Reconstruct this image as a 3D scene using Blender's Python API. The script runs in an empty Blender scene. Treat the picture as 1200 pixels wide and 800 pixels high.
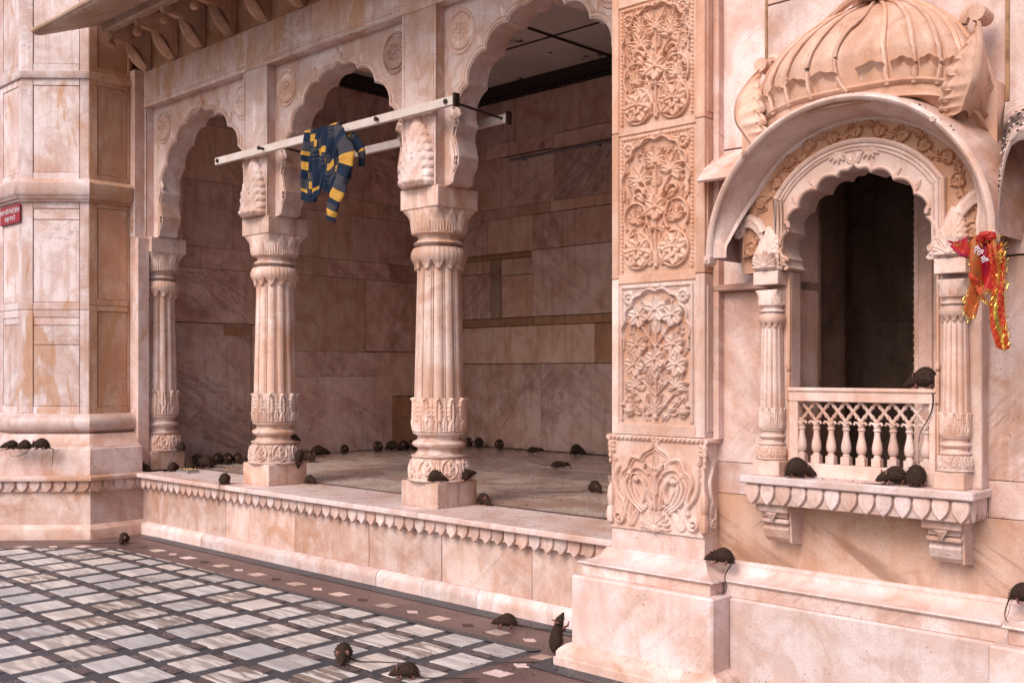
import bpy, bmesh, math, random
import numpy as np
from mathutils import Vector, Matrix
from mathutils.geometry import tessellate_polygon
random.seed(7); rng = np.random.default_rng(7)
PI = math.pi
sc = bpy.context.scene
# ------------------------------------------------------------------ camera
cd = bpy.data.cameras.new('camera'); cam = bpy.data.objects.new('camera', cd); sc.collection.objects.link(cam)
sc.camera = cam
cam.location = (0, 0, 1.6)
cam.rotation_euler = (math.radians(90), 0, math.radians(43.28))
cd.sensor_width = 36.0; cd.lens = 36.0*1215/1200
cd.shift_y = 34/1200.0
cd.clip_start = 0.05; cd.clip_end = 500
sc.render.resolution_x = 1024; sc.render.resolution_y = 682
# ------------------------------------------------------------------ world, sun, exposure
w = bpy.data.worlds.new('World'); sc.world = w; w.use_nodes = True
nt = w.node_tree; bg = nt.nodes['Background']
sky = nt.nodes.new('ShaderNodeTexSky'); sky.sky_type = 'NISHITA'; sky.sun_disc = False
SUN_EL, SUN_AZ = 44, 176            # degrees; azimuth measured clockwise from +Y
sky.sun_elevation = math.radians(SUN_EL); sky.sun_rotation = math.radians(SUN_AZ)
sky.air_density = 1.0; sky.dust_density = 4.0; sky.ozone_density = 1.0
nt.links.new(sky.outputs[0], bg.inputs[0]); bg.inputs[1].default_value = 0.13
sd = bpy.data.lights.new('sun', 'SUN'); sun = bpy.data.objects.new('sun', sd); sc.collection.objects.link(sun)
sd.energy = 1.3; sd.angle = math.radians(28); sd.color = (1.0, 0.93, 0.86)
_a = math.radians(SUN_AZ); _e = math.radians(SUN_EL)
_d = Vector((math.sin(_a)*math.cos(_e), math.cos(_a)*math.cos(_e), math.sin(_e)))
sun.rotation_euler = _d.to_track_quat('Z', 'Y').to_euler()
sc.view_settings.view_transform = 'Standard'; sc.view_settings.look = 'None'
sc.view_settings.exposure = 0.50; sc.view_settings.gamma = 1.0
sc.render.engine = 'CYCLES'
sc.cycles.max_bounces = 6; sc.cycles.diffuse_bounces = 4

# ------------------------------------------------------------------ materials
def newmat(name):
    m = bpy.data.materials.new(name); m.use_nodes = True
    t = m.node_tree; t.nodes.clear()
    o = t.nodes.new('ShaderNodeOutputMaterial'); b = t.nodes.new('ShaderNodeBsdfPrincipled')
    t.links.new(b.outputs[0], o.inputs[0]); return m, t, b
class G:
    def __init__(s, t): s.t = t
    def n(s, typ, **k):
        x = s.t.nodes.new(typ)
        for a, v in k.items():
            if a.startswith('i_'):
                key = a[2:]; key = int(key) if key.isdigit() else key.replace('_', ' ')
                s.set(x.inputs[key], v)
            else: setattr(x, a, v)
        return x
    def set(s, inp, v):
        if isinstance(v, bpy.types.NodeSocket): s.t.links.new(v, inp)
        elif isinstance(v, bpy.types.Node): s.t.links.new(v.outputs[0], inp)
        else: inp.default_value = v
    def math(s, op, a, b=0.0, c=None):
        x = s.t.nodes.new('ShaderNodeMath'); x.operation = op
        s.set(x.inputs[0], a); s.set(x.inputs[1], b)
        if c is not None: s.set(x.inputs[2], c)
        return x.outputs[0]
    def noise(s, vec, scale, detail=4, rough=.55, dist=0.0):
        x = s.n('ShaderNodeTexNoise', i_Vector=vec, i_Scale=scale, i_Detail=detail, i_Roughness=rough, i_Distortion=dist)
        return x.outputs[0]
    def ramp(s, f, lo, hi):
        x = s.n('ShaderNodeMapRange', i_0=f, i_1=lo, i_2=hi, i_3=0.0, i_4=1.0); x.interpolation_type = 'SMOOTHSTEP'; return x.outputs[0]
    def mix(s, f, a, b, mode='MIX'):
        x = s.t.nodes.new('ShaderNodeMix'); x.data_type = 'RGBA'; x.blend_type = mode
        s.set(x.inputs[0], f); s.set(x.inputs[6], a); s.set(x.inputs[7], b); return x.outputs[2]
    def scale(s, vec, v, rot=(0, 0, 0)):
        return s.n('ShaderNodeMapping', i_Vector=vec, i_Scale=v, i_Rotation=rot).outputs[0]
def C(r, g, b): return (r, g, b, 1)
def marble(name, base, base2, stain=(.42, .185, .085), vein=(.16, .12, .12), vein_amt=.35, stain_amt=.6, cement=0.0,
           speck=.6, rough=.42, bump=.3, bands=0.0, vary=.12, drip=.35, local=False, fine=1.0):
    base = (base[0], base[1]*.945, base[2]*.94); base2 = (base2[0]*1.0, base2[1]*.985, base2[2]*1.0)
    m, t, b = newmat(name); g = G(t)
    geo = g.n('ShaderNodeNewGeometry'); oi = g.n('ShaderNodeObjectInfo')
    P0 = g.n('ShaderNodeTexCoord').outputs['Object'] if local else geo.outputs['Position']
    off = g.n('ShaderNodeCombineXYZ', i_X=g.math('MULTIPLY', oi.outputs['Random'], 41.0), i_Y=g.math('MULTIPLY', oi.outputs['Random'], 17.3), i_Z=g.math('MULTIPLY', oi.outputs['Random'], 9.1))
    P = g.n('ShaderNodeVectorMath', operation='ADD', i_0=P0, i_1=off.outputs[0]).outputs[0]
    n1 = g.noise(P, 1.7*fine, 7, .62, .6)
    col = g.mix(g.ramp(n1, .38, .60), C(*base), C(*base2))
    # soft grey-rose clouding
    n5 = g.noise(g.scale(P, (1, 1, .6)), 4.2*fine, 6, .6, 1.0)
    col = g.mix(g.math('MULTIPLY', g.ramp(n5, .49, .64), .5), col, C(base[0]*.80, base[1]*.70, base[2]*.66))
    # diagonal veining, stretched
    Pd = g.scale(g.scale(P, (1.0, 1.0, 1.0), (.55, .62, .1)), (.40, .40, 2.6))
    nv = g.noise(Pd, 1.25*fine, 6, .60, .45)
    vn = g.math('SUBTRACT', 1.0, g.ramp(g.math('ABSOLUTE', g.math('SUBTRACT', nv, .5)), 0.0, .010))
    vb = g.math('SUBTRACT', 1.0, g.ramp(g.math('ABSOLUTE', g.math('SUBTRACT', nv, .56)), 0.0, .045))
    msk = g.ramp(g.noise(P, .9*fine, 3), .44, .58)
    col = g.mix(g.math('MULTIPLY', g.math('MULTIPLY', vn, msk), vein_amt), col, C(*vein))
    col = g.mix(g.math('MULTIPLY', g.math('MULTIPLY', vb, msk), vein_amt*.6), col, C(*vein))
    if bands:
        nb = g.noise(g.scale(g.scale(P0, (1, 1, 1), (.45, -.50, 0)), (.50, .50, 4.6)), 1.5, 6, .6, .4)
        col = g.mix(g.math('MULTIPLY', g.ramp(nb, .50, .60), bands), col, C(.27, .15, .11))
    # rust-brown stains
    n2 = g.noise(P0, 2.3, 8, .68, .8)
    col = g.mix(g.math('MULTIPLY', g.ramp(n2, .485, .68), stain_amt), col, C(*stain), 'MIX')
    # run-down streaks
    n3 = g.noise(g.scale(P0, (9, 9, .7)), 1.4, 5, .6)
    col = g.mix(g.math('MULTIPLY', g.ramp(n3, .50, .66), drip*.7), col, C(stain[0]*.9, stain[1]*.9, stain[2]*.95))
    # tiny dark specks
    n4 = g.noise(P0, 62, 3, .5)
    n6 = g.noise(P0, 5, 3, .5)
    col = g.mix(g.math('MULTIPLY', g.math('MULTIPLY', g.ramp(n4, .66, .72), g.ramp(n6, .46, .60)), speck), col, C(.07, .045, .035))
    n8 = g.noise(P0, 11, 6, .7, .3)
    col = g.mix(g.math('MULTIPLY', g.ramp(n8, .50, .66), .22), col, C(stain[0]*1.35, stain[1]*1.5, stain[2]*1.6))
    n7 = g.noise(P0, 110, 2, .6)
    col = g.mix(g.math('MULTIPLY', g.ramp(n7, .48, .62), .22), col, C(base[0]*.6, base[1]*.5, base[2]*.45))
    if cement > 0:
        nc = g.noise(g.scale(P0, (1.7, 1.7, .55)), 1.9, 7, .62, .7)
        col = g.mix(g.math('MULTIPLY', g.ramp(nc, .60-.04*cement, .64-.04*cement), .62), col, C(.50, .245, .11))
    rv = g.math('MULTIPLY_ADD', oi.outputs['Random'], 2*vary, 1-vary)
    col = g.mix(1.0, col, g.n('ShaderNodeCombineColor', i_0=rv, i_1=rv, i_2=rv).outputs[0], 'MULTIPLY')
    g.set(b.inputs['Base Color'], col)
    g.set(b.inputs['Roughness'], g.math('MULTIPLY_ADD', n5, .35, rough-.15))
    bm1 = g.noise(P0, 28, 5, .65); bm2 = g.noise(P0, 5, 3)
    hh = g.math('ADD', g.math('MULTIPLY', bm1, .5), bm2)
    hh = g.math('SUBTRACT', hh, g.math('MULTIPLY', g.ramp(n4, .70, .76), .4))
    bp = g.n('ShaderNodeBump', i_Strength=bump, i_Distance=.012, i_Height=hh)
    g.set(b.inputs['Normal'], bp.outputs[0])
    b.inputs['Specular IOR Level'].default_value = .35
    return m
ROSE = ((.62, .43, .375), (.76, .62, .60))
M = {}
M['front'] = marble('rose_marble', *ROSE, stain_amt=.45, vein_amt=.30)
M['front_cement'] = marble('rose_marble_patched', *ROSE, stain_amt=.5, cement=1.0)
M['white'] = marble('white_marble', (.66, .51, .485), (.74, .62, .61), stain_amt=.42, vein_amt=.22, speck=.75, drip=.2)
M['carved'] = marble('carved_marble', (.62, .365, .25), (.71, .47, .365), stain_amt=.38, vein_amt=.10, speck=.45, bump=.07)
M['carved_pale'] = marble('pale_carved_marble', (.66, .46, .385), (.76, .59, .54), stain_amt=.42, vein_amt=.1, speck=.35, bump=.07)
M['column'] = marble('column_marble', (.65, .455, .375), (.77, .61, .56), stain_amt=.55, vein_amt=.25, speck=.8, bump=.1, drip=.6)
M['tower'] = marble('tower_marble', (.61, .45, .42), (.77, .665, .67), stain_amt=.42, cement=.8, speck=.7, drip=.45, vary=.08)
M['tower_shade_side'] = marble('tower_shaded_marble', (.52, .29, .19), (.62, .40, .29), stain_amt=.55, cement=.6, speck=.6, drip=.6)  # darker copy of the tower marble, shade of the side face painted in
M['plinth'] = marble('plinth_marble', (.57, .39, .33), (.72, .56, .52), stain_amt=.65, vein_amt=.3, speck=.9, drip=.35, bands=.15)
M['wall'] = marble('wall_marble', (.60, .39, .325), (.75, .58, .55), stain_amt=.6, vein=(.26, .14, .11), vein_amt=.6, speck=.7, bands=.18)
M['wall_low'] = marble('banded_marble', (.60, .38, .27), (.66, .46, .38), stain_amt=.6, vein=(.2, .13, .11), vein_amt=.5, speck=.5, bands=.75)
M['inner'] = marble('inner_slab', (.57, .365, .31), (.68, .49, .44), stain=(.24, .11, .06), vein=(.15, .08, .07), vein_amt=.7, stain_amt=.5, vary=.2, speck=.5, rough=.5)
M['inner_tan'] = marble('tan_slab', (.60, .39, .31), (.69, .50, .42), stain=(.36, .17, .07), vein=(.2, .11, .08), vein_amt=.4, stain_amt=.4, vary=.12, speck=.3, rough=.5)
M['inner_vein'] = marble('veined_slab', (.60, .42, .37), (.70, .53, .48), stain=(.30, .14, .10), vein=(.09, .07, .08), vein_amt=.7, bands=.25, stain_amt=.35, vary=.1, speck=.7, rough=.45)
M['inner_band'] = marble('brown_band', (.36, .19, .11), (.44, .26, .16), stain=(.2, .09, .05), vein_amt=.3, stain_amt=.5, vary=.2, rough=.5)
M['hallfloor'] = marble('floor_slab', (.40, .28, .235), (.60, .50, .46), stain=(.26, .17, .12), vein=(.22, .18, .2), vein_amt=.7, stain_amt=.35, vary=.14, speck=.9, rough=.24, bump=.04)
M['brown'] = marble('brown_capstone', (.36, .22, .18), (.46, .30, .26), stain_amt=.4, vary=.05)
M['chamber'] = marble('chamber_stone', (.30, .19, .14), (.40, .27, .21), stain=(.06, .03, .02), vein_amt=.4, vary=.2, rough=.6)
M['vine'] = marble('ochre_carved_marble', (.52, .26, .15), (.60, .35, .23), stain_amt=.35, vein_amt=.1, speck=.3, bump=.05)
M['lichen'] = marble('lichened_marble', (.58, .40, .34), (.68, .52, .47), stain=(.05, .035, .035), stain_amt=1.0, speck=1.0, drip=.3, rough=.8, bump=.35)
M['eave'] = marble('eave_stone', (.50, .34, .26), (.62, .47, .38), stain=(.30, .17, .08), stain_amt=.6, speck=.9, drip=.2, rough=.6)
M['bracket'] = marble('bracket_stone', (.62, .36, .22), (.70, .47, .34), stain=(.34, .15, .06), stain_amt=.6, speck=.4, rough=.6)

def simple(name, col, rough=.6, metal=0, nscale=30, amt=.3, bump=.1, col2=None, spec=.4):
    m, t, b = newmat(name); g = G(t)
    P = g.n('ShaderNodeNewGeometry').outputs['Position']
    n = g.noise(P, nscale, 5, .6)
    c2 = col2 or tuple(c*(1-amt) for c in col)
    g.set(b.inputs['Base Color'], g.mix(g.ramp(n, .35, .7), C(*col), C(*c2)))
    b.inputs['Roughness'].default_value = rough; b.inputs['Metallic'].default_value = metal
    b.inputs['Specular IOR Level'].default_value = spec
    g.set(b.inputs['Normal'], g.n('ShaderNodeBump', i_Strength=bump, i_Distance=.01, i_Height=n).outputs[0])
    return m
M['grout'] = simple('ochre_grout', (.42, .24, .13), .9, nscale=14, col2=(.20, .10, .06))
M['dark'] = simple('dark_joint', (.05, .03, .025), .9, nscale=10, col2=(.09, .05, .04))
M['iron'] = simple('rusty_iron', (.05, .025, .02), .7, .3, 60, .5)
M['paint'] = simple('chipped_white_paint', (.62, .50, .46), .5, 0, 9, .16, .15, col2=(.70, .60, .56))
M['gold'] = simple('gold_tinsel', (.85, .58, .12), .25, .9, 60, .3)
M['red'] = simple('red_cloth', (.42, .010, .008), .6, 0, 70, .3, .3)
M['redband'] = simple('crimson_ribbon', (.34, .006, .04), .5, 0, 50, .2)
M['orange'] = simple('orange_print', (.52, .075, .015), .6, 0, 90, .3)
M['olive'] = simple('olive_print', (.22, .18, .05), .6, 0, 90, .3)
M['letter'] = simple('white_letter', (.62, .56, .60), .5, 0, 30, .05, 0)
M['signred'] = simple('sign_red', (.30, .004, .012), .35, 0, 20, .15, .02)
M['navy'] = simple('navy_wool', (.006, .018, .050), .95, 0, 220, .4, .6)
M['mustard'] = simple('mustard_wool', (.62, .33, .06), .95, 0, 220, .25, .6)
M['greywool'] = simple('grey_wool', (.062, .060, .078), .95, 0, 220, .45, .6)
M['fur'] = simple('rat_fur', (.046, .025, .017), .8, 0, 130, .45, .5, col2=(.020, .010, .007), spec=.2)
M['fur2'] = simple('rat_guard_hair', (.085, .048, .032), .7, 0, 90, .5, 0, spec=.2)
M['skin'] = simple('rat_skin', (.24, .10, .08), .55, 0, 60, .25, .2)
M['tail'] = simple('rat_tail', (.045, .028, .024), .6, 0, 120, .4, .3)
M['eye'] = simple('rat_eye', (.004, .004, .004), .12, 0, 20, .1, 0)
M['pinkwall'] = simple('pink_paint', (.62, .25, .36), .8, 0, 3, .15)
M['door'] = simple('brown_door', (.09, .02, .012), .6, 0, 5, .3)
M['steel'] = simple('steel_rail', (.5, .55, .6), .35, .8, 9, .1, 0)
M['tube'] = simple('grey_conduit', (.20, .20, .23), .5, 0, 9, .2)
M['crumb'] = simple('grain', (.62, .40, .22), .8, 0, 60, .4)
M['drop'] = simple('dropping', (.03, .02, .016), .8, 0, 60, .4)
M['ash'] = simple('lichen_crust', (.045, .03, .028), .95, 0, 40, .6, .5)
M['ash2'] = simple('pale_guano', (.62, .50, .46), .9, 0, 40, .3, .3)

def ceiling_mat():
    m, t, b = newmat('flaking_ceiling'); g = G(t); P = g.n('ShaderNodeNewGeometry').outputs['Position']
    n = g.noise(P, 1.6, 8, .7, .6); n2 = g.noise(P, .7, 4)
    col = g.mix(g.ramp(n2, .4, .7), C(.60, .52, .49), C(.46, .40, .38))
    col = g.mix(g.ramp(n, .60, .625), col, C(.02, .018, .018))
    g.set(b.inputs['Base Color'], col); b.inputs['Roughness'].default_value = .9
    g.set(b.inputs['Normal'], g.n('ShaderNodeBump', i_Strength=.4, i_Distance=.01, i_Height=g.math('SUBTRACT', 1.0, g.ramp(n, .60, .625))).outputs[0])
    return m
M['ceiling'] = ceiling_mat()
def terrazzo(name, base, chip, amt, chip2):
    m, t, b = newmat(name); g = G(t); P = g.n('ShaderNodeNewGeometry').outputs['Position']
    v = g.n('ShaderNodeTexVoronoi', i_Vector=P, i_Scale=95.0)
    d = v.outputs['Distance']; rnd = g.n('ShaderNodeSeparateColor', i_0=v.outputs['Color'])
    chipm = g.math('MULTIPLY', g.math('SUBTRACT', 1.0, g.ramp(d, .34, .46)), g.ramp(rnd.outputs[0], 1-amt, 1-amt+.04))
    n = g.noise(P, 2.2, 5, .6)
    c0 = g.mix(g.ramp(n, .35, .65), C(*base), C(base[0]*.72, base[1]*.72, base[2]*.74))
    cc = g.mix(g.ramp(rnd.outputs[1], .3, .7), C(*chip), C(*chip2))
    # paler crushed chips gather in patches
    pat = g.ramp(g.noise(P, 5.5, 3), .40, .60)
    g.set(b.inputs['Base Color'], g.mix(g.math('MULTIPLY', chipm, pat), c0, cc))
    b.inputs['Roughness'].default_value = .5
    g.set(b.inputs['Normal'], g.n('ShaderNodeBump', i_Strength=.15, i_Distance=.004, i_Height=g.noise(P, 70, 3)).outputs[0])
    return m
M['terrazzo'] = terrazzo('dark_terrazzo', (.056, .056, .066), (.38, .24, .22), .30, (.16, .14, .15))
M['terrazzo_pink'] = terrazzo('pink_terrazzo', (.15, .088, .080), (.27, .18, .17), .4, (.08, .06, .065))
M['terrazzo_chip'] = terrazzo('pale_chip_terrazzo', (.10, .072, .072), (.50, .37, .34), .6, (.30, .21, .20))
def tilemat():
    m, t, b = newmat('floor_tile'); g = G(t)
    oi = g.n('ShaderNodeObjectInfo'); r = oi.outputs['Random']
    tc = g.n('ShaderNodeTexCoord').outputs['Object']
    ofs = g.n('ShaderNodeCombineXYZ', i_X=g.math('MULTIPLY', r, 53.0), i_Y=g.math('MULTIPLY', r, 31.0), i_Z=g.math('MULTIPLY', r, 17.0))
    P = g.n('ShaderNodeVectorMath', operation='ADD', i_0=tc, i_1=ofs.outputs[0]).outputs[0]
    st = g.scale(P, (2.0, 13.0, 1.0), (0, 0, .12))
    n = g.noise(st, 1.6, 6, .6, .5)
    ra = g.math('FRACT', g.math('MULTIPLY', r, 7.31)); rb = g.math('FRACT', g.math('MULTIPLY', r, 13.7))
    white = g.mix(ra, C(.69, .59, .53), C(.64, .605, .62))
    grey = g.mix(rb, C(.13, .13, .165), C(.25, .185, .15))
    amt = g.math('MULTIPLY', g.ramp(n, .43, .58), g.math('MULTIPLY_ADD', g.math('POWER', rb, 1.3), .95, .25))
    col = g.mix(amt, white, grey)
    dull = g.ramp(ra, .72, .80)
    col = g.mix(g.math('MULTIPLY', dull, .5), col, C(.36, .34, .34))
    G0 = g.n('ShaderNodeNewGeometry').outputs['Position']
    d = g.noise(G0, 3.0, 7, .65, .4)
    col = g.mix(g.math('MULTIPLY', g.ramp(d, .48, .8), .45), col, C(.30, .22, .19))
    col = g.mix(g.math('MULTIPLY', g.ramp(g.noise(G0, 38, 2), .70, .75), .6), col, C(.12, .09, .08))
    g.set(b.inputs['Base Color'], col)
    g.set(b.inputs['Roughness'], g.math('MULTIPLY_ADD', d, .3, .28))
    g.set(b.inputs['Normal'], g.n('ShaderNodeBump', i_Strength=.08, i_Distance=.006, i_Height=g.noise(G0, 22, 4)).outputs[0])
    return m
M['tile'] = tilemat()

# ------------------------------------------------------------------ mesh helpers
COL = sc.collection
class MB:
    def __init__(s): s.v = []; s.f = []; s.mi = []; s.sm = []
    def add(s, V, F, mi=0, smooth=False):
        o = len(s.v); s.v.extend([tuple(map(float, p)) for p in V])
        for f in F: s.f.append(tuple(i+o for i in f)); s.mi.append(mi); s.sm.append(smooth)
        return s
    def box(s, x0, x1, y0, y1, z0, z1, b=.004, mi=0, T=None):
        b = min(b, (x1-x0)*.3, (y1-y0)*.3, (z1-z0)*.3)
        V = []; idx = {}
        for sx in (0, 1):
            for sy in (0, 1):
                for sz in (0, 1):
                    X = (x0, x1)[sx]; Y = (y0, y1)[sy]; Z = (z0, z1)[sz]
                    dx = b*(1-2*sx); dy = b*(1-2*sy); dz = b*(1-2*sz)
                    idx[sx, sy, sz] = len(V); V += [(X, Y+dy, Z+dz), (X+dx, Y, Z+dz), (X+dx, Y+dy, Z)]
        F = []
        for a in (0, 1):
            q = [idx[a, 0, 0], idx[a, 1, 0], idx[a, 1, 1], idx[a, 0, 1]]; F.append(q if a else q[::-1])
            q = [idx[0, a, 0]+1, idx[1, a, 0]+1, idx[1, a, 1]+1, idx[0, a, 1]+1]; F.append(q[::-1] if a else q)
            q = [idx[0, 0, a]+2, idx[1, 0, a]+2, idx[1, 1, a]+2, idx[0, 1, a]+2]; F.append(q if a else q[::-1])
        def e(p, q, i, j): F.append([idx[p]+i, idx[q]+i, idx[q]+j, idx[p]+j])
        for a in (0, 1):
            for c in (0, 1):
                e((a, c, 0), (a, c, 1), 0, 1); e((a, 0, c), (a, 1, c), 0, 2); e((0, a, c), (1, a, c), 1, 2)
        for k in idx.values(): F.append([k, k+1, k+2])
        if T is not None: V = [T(Vector(p)) for p in V]
        return s.add(V, F, mi)
    def prism(s, poly, d0, d1, axis='y', mi=0, T=None, holes=None, bev=0):
        # poly: list of 2D points; extruded along axis between d0 and d1
        loops = [poly]+(holes or [])
        def mk(p, d):
            if axis == 'y': return (p[0], d, p[1])
            if axis == 'z': return (p[0], p[1], d)
            return (d, p[0], p[1])
        flat = [p for l in loops for p in l]
        tri = tessellate_polygon([[Vector((p[0], p[1], 0)) for p in l] for l in loops])
        n = len(flat); V = [mk(p, d0) for p in flat]+[mk(p, d1) for p in flat]
        F = [tuple(t) for t in tri]+[tuple(i+n for i in t[::-1]) for t in tri]
        k = 0
        for l in loops:
            m = len(l)
            for i in range(m): F.append((k+i, k+(i+1) % m, n+k+(i+1) % m, n+k+i))
            k += m
        if T is not None: V = [T(Vector(p)) for p in V]
        return s.add(V, F, mi)
    def grid(s, P, wrapu=False, wrapv=False, mi=0, smooth=True, mask=None, flip=False):
        P = np.asarray(P, float); nu, nv = P.shape[:2]; V = P.reshape(-1, 3); F = []
        for i in range(nu if wrapu else nu-1):
            i2 = (i+1) % nu
            for j in range(nv if wrapv else nv-1):
                if mask is not None and not mask[i, j]: continue
                j2 = (j+1) % nv
                q = (i*nv+j, i2*nv+j, i2*nv+j2, i*nv+j2); F.append(q[::-1] if flip else q)
        return s.add(V, F, mi, smooth)
    def tube(s, pts, r, n=8, closed=False, mi=0, flat=1.0, cap=True, up=(0, 0, 1)):
        pts = [Vector(p) for p in pts]; m = len(pts)
        rr = r if hasattr(r, '__len__') else [r]*m
        rings = []; upv = Vector(up)
        for i, p in enumerate(pts):
            a = pts[(i-1) % m] if (closed or i > 0) else p; c = pts[(i+1) % m] if (closed or i < m-1) else p
            t = (c-a); t = t.normalized() if t.length > 1e-9 else Vector((1, 0, 0))
            x = t.cross(upv)
            if x.length < 1e-3: x = t.cross(Vector((1, 0.2, 0)))
            x.normalize(); y = x.cross(t)
            rings.append([p+x*math.cos(2*PI*k/n)*rr[i]+y*math.sin(2*PI*k/n)*rr[i]*flat for k in range(n)])
        s.grid(np.array([[tuple(q) for q in R] for R in rings]), wrapu=closed, wrapv=True, mi=mi, smooth=True)
        if cap and not closed:
            o = len(s.v)-m*n
            s.f.append(tuple(o+k for k in range(n))); s.mi.append(mi); s.sm.append(False)
            s.f.append(tuple(o+(m-1)*n+k for k in range(n))[::-1]); s.mi.append(mi); s.sm.append(False)
        return s
    def lathe(s, prof, n=24, c=(0, 0, 0), mi=0, smooth=True, cap=True, poly=False):
        P = np.zeros((len(prof), n, 3))
        for i, (z, r) in enumerate(prof):
            for k in range(n):
                a = 2*PI*k/n+(PI/n if poly else 0)
                P[i, k] = (c[0]+r*math.cos(a), c[1]+r*math.sin(a), c[2]+z)
        s.grid(P, wrapv=True, mi=mi, smooth=smooth)
        if cap:
            o = len(s.v)-len(prof)*n
            s.f.append(tuple(o+k for k in range(n))[::-1]); s.f.append(tuple(o+(len(prof)-1)*n+k for k in range(n)))
            s.mi += [mi, mi]; s.sm += [False, False]
        return s
    def ball(s, c, r, n=12, sc_=(1, 1, 1), mi=0):
        P = np.zeros((n//2+1, n, 3))
        for i in range(n//2+1):
            t = PI*i/(n//2)
            for k in range(n):
                a = 2*PI*k/n
                P[i, k] = (c[0]+r*sc_[0]*math.sin(t)*math.cos(a), c[1]+r*sc_[1]*math.sin(t)*math.sin(a), c[2]+r*sc_[2]*math.cos(t))
        return s.grid(P, wrapv=True, mi=mi)
    def mesh(s, name, mats, org=(0, 0, 0), angle=35):
        me = bpy.data.meshes.new(name)
        V = np.array(s.v, float)-np.array(org, float)
        me.from_pydata(V.tolist(), [], s.f)
        for m in (mats if isinstance(mats, (list, tuple)) else [mats]): me.materials.append(M[m] if isinstance(m, str) else m)
        me.polygons.foreach_set('material_index', s.mi)
        me.polygons.foreach_set('use_smooth', s.sm)
        bm = bmesh.new(); bm.from_mesh(me); bmesh.ops.recalc_face_normals(bm, faces=bm.faces); bm.to_mesh(me); bm.free()
        if any(s.sm):
            try: me.set_sharp_from_angle(angle=math.radians(angle))
            except Exception: pass
        return me
    def obj(s, name, mats, parent=None, angle=35, org=None, label=None):
        o0 = org if org is not None else (tuple(parent_world(parent)) if parent else (0, 0, 0))
        me = s.mesh(name, mats, o0, angle)
        o = bpy.data.objects.new(name, me); COL.objects.link(o)
        if parent: o.parent = parent
        if label: o['label'] = label
        return o
def parent_world(p):
    v = Vector((0, 0, 0))
    while p is not None: v += p.location; p = p.parent
    return v
def thing(name, loc, label, cat, group=None):
    o = bpy.data.objects.new(name, None); o.empty_display_size = .1; o.location = loc; COL.objects.link(o)
    o['label'] = label; o['category'] = cat
    if group: o['group'] = group
    return o
def tag(o, label=None, cat=None, group=None, kind=None):
    for k, v in (('label', label), ('category', cat), ('group', group), ('kind', kind)):
        if v: o[k] = v
    return o
def structure(o): o['kind'] = 'structure'; return o
def bez(p0, p1, p2, n=10):
    return [tuple((1-t)**2*np.array(p0)+2*t*(1-t)*np.array(p1)+t*t*np.array(p2)) for t in np.linspace(0, 1, n)]
def catmull(pts, n=8):
    P = [np.array(p, float) for p in pts]; P = [2*P[0]-P[1]]+P+[2*P[-1]-P[-2]]; out = []
    for i in range(1, len(P)-2):
        for k in range(n):
            t = k/n
            out.append(.5*((2*P[i])+(-P[i-1]+P[i+1])*t+(2*P[i-1]-5*P[i]+4*P[i+1]-P[i+2])*t*t+(-P[i-1]+3*P[i]-3*P[i+1]+P[i+2])*t**3))
    out.append(P[-2]); return [tuple(p) for p in out]

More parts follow.
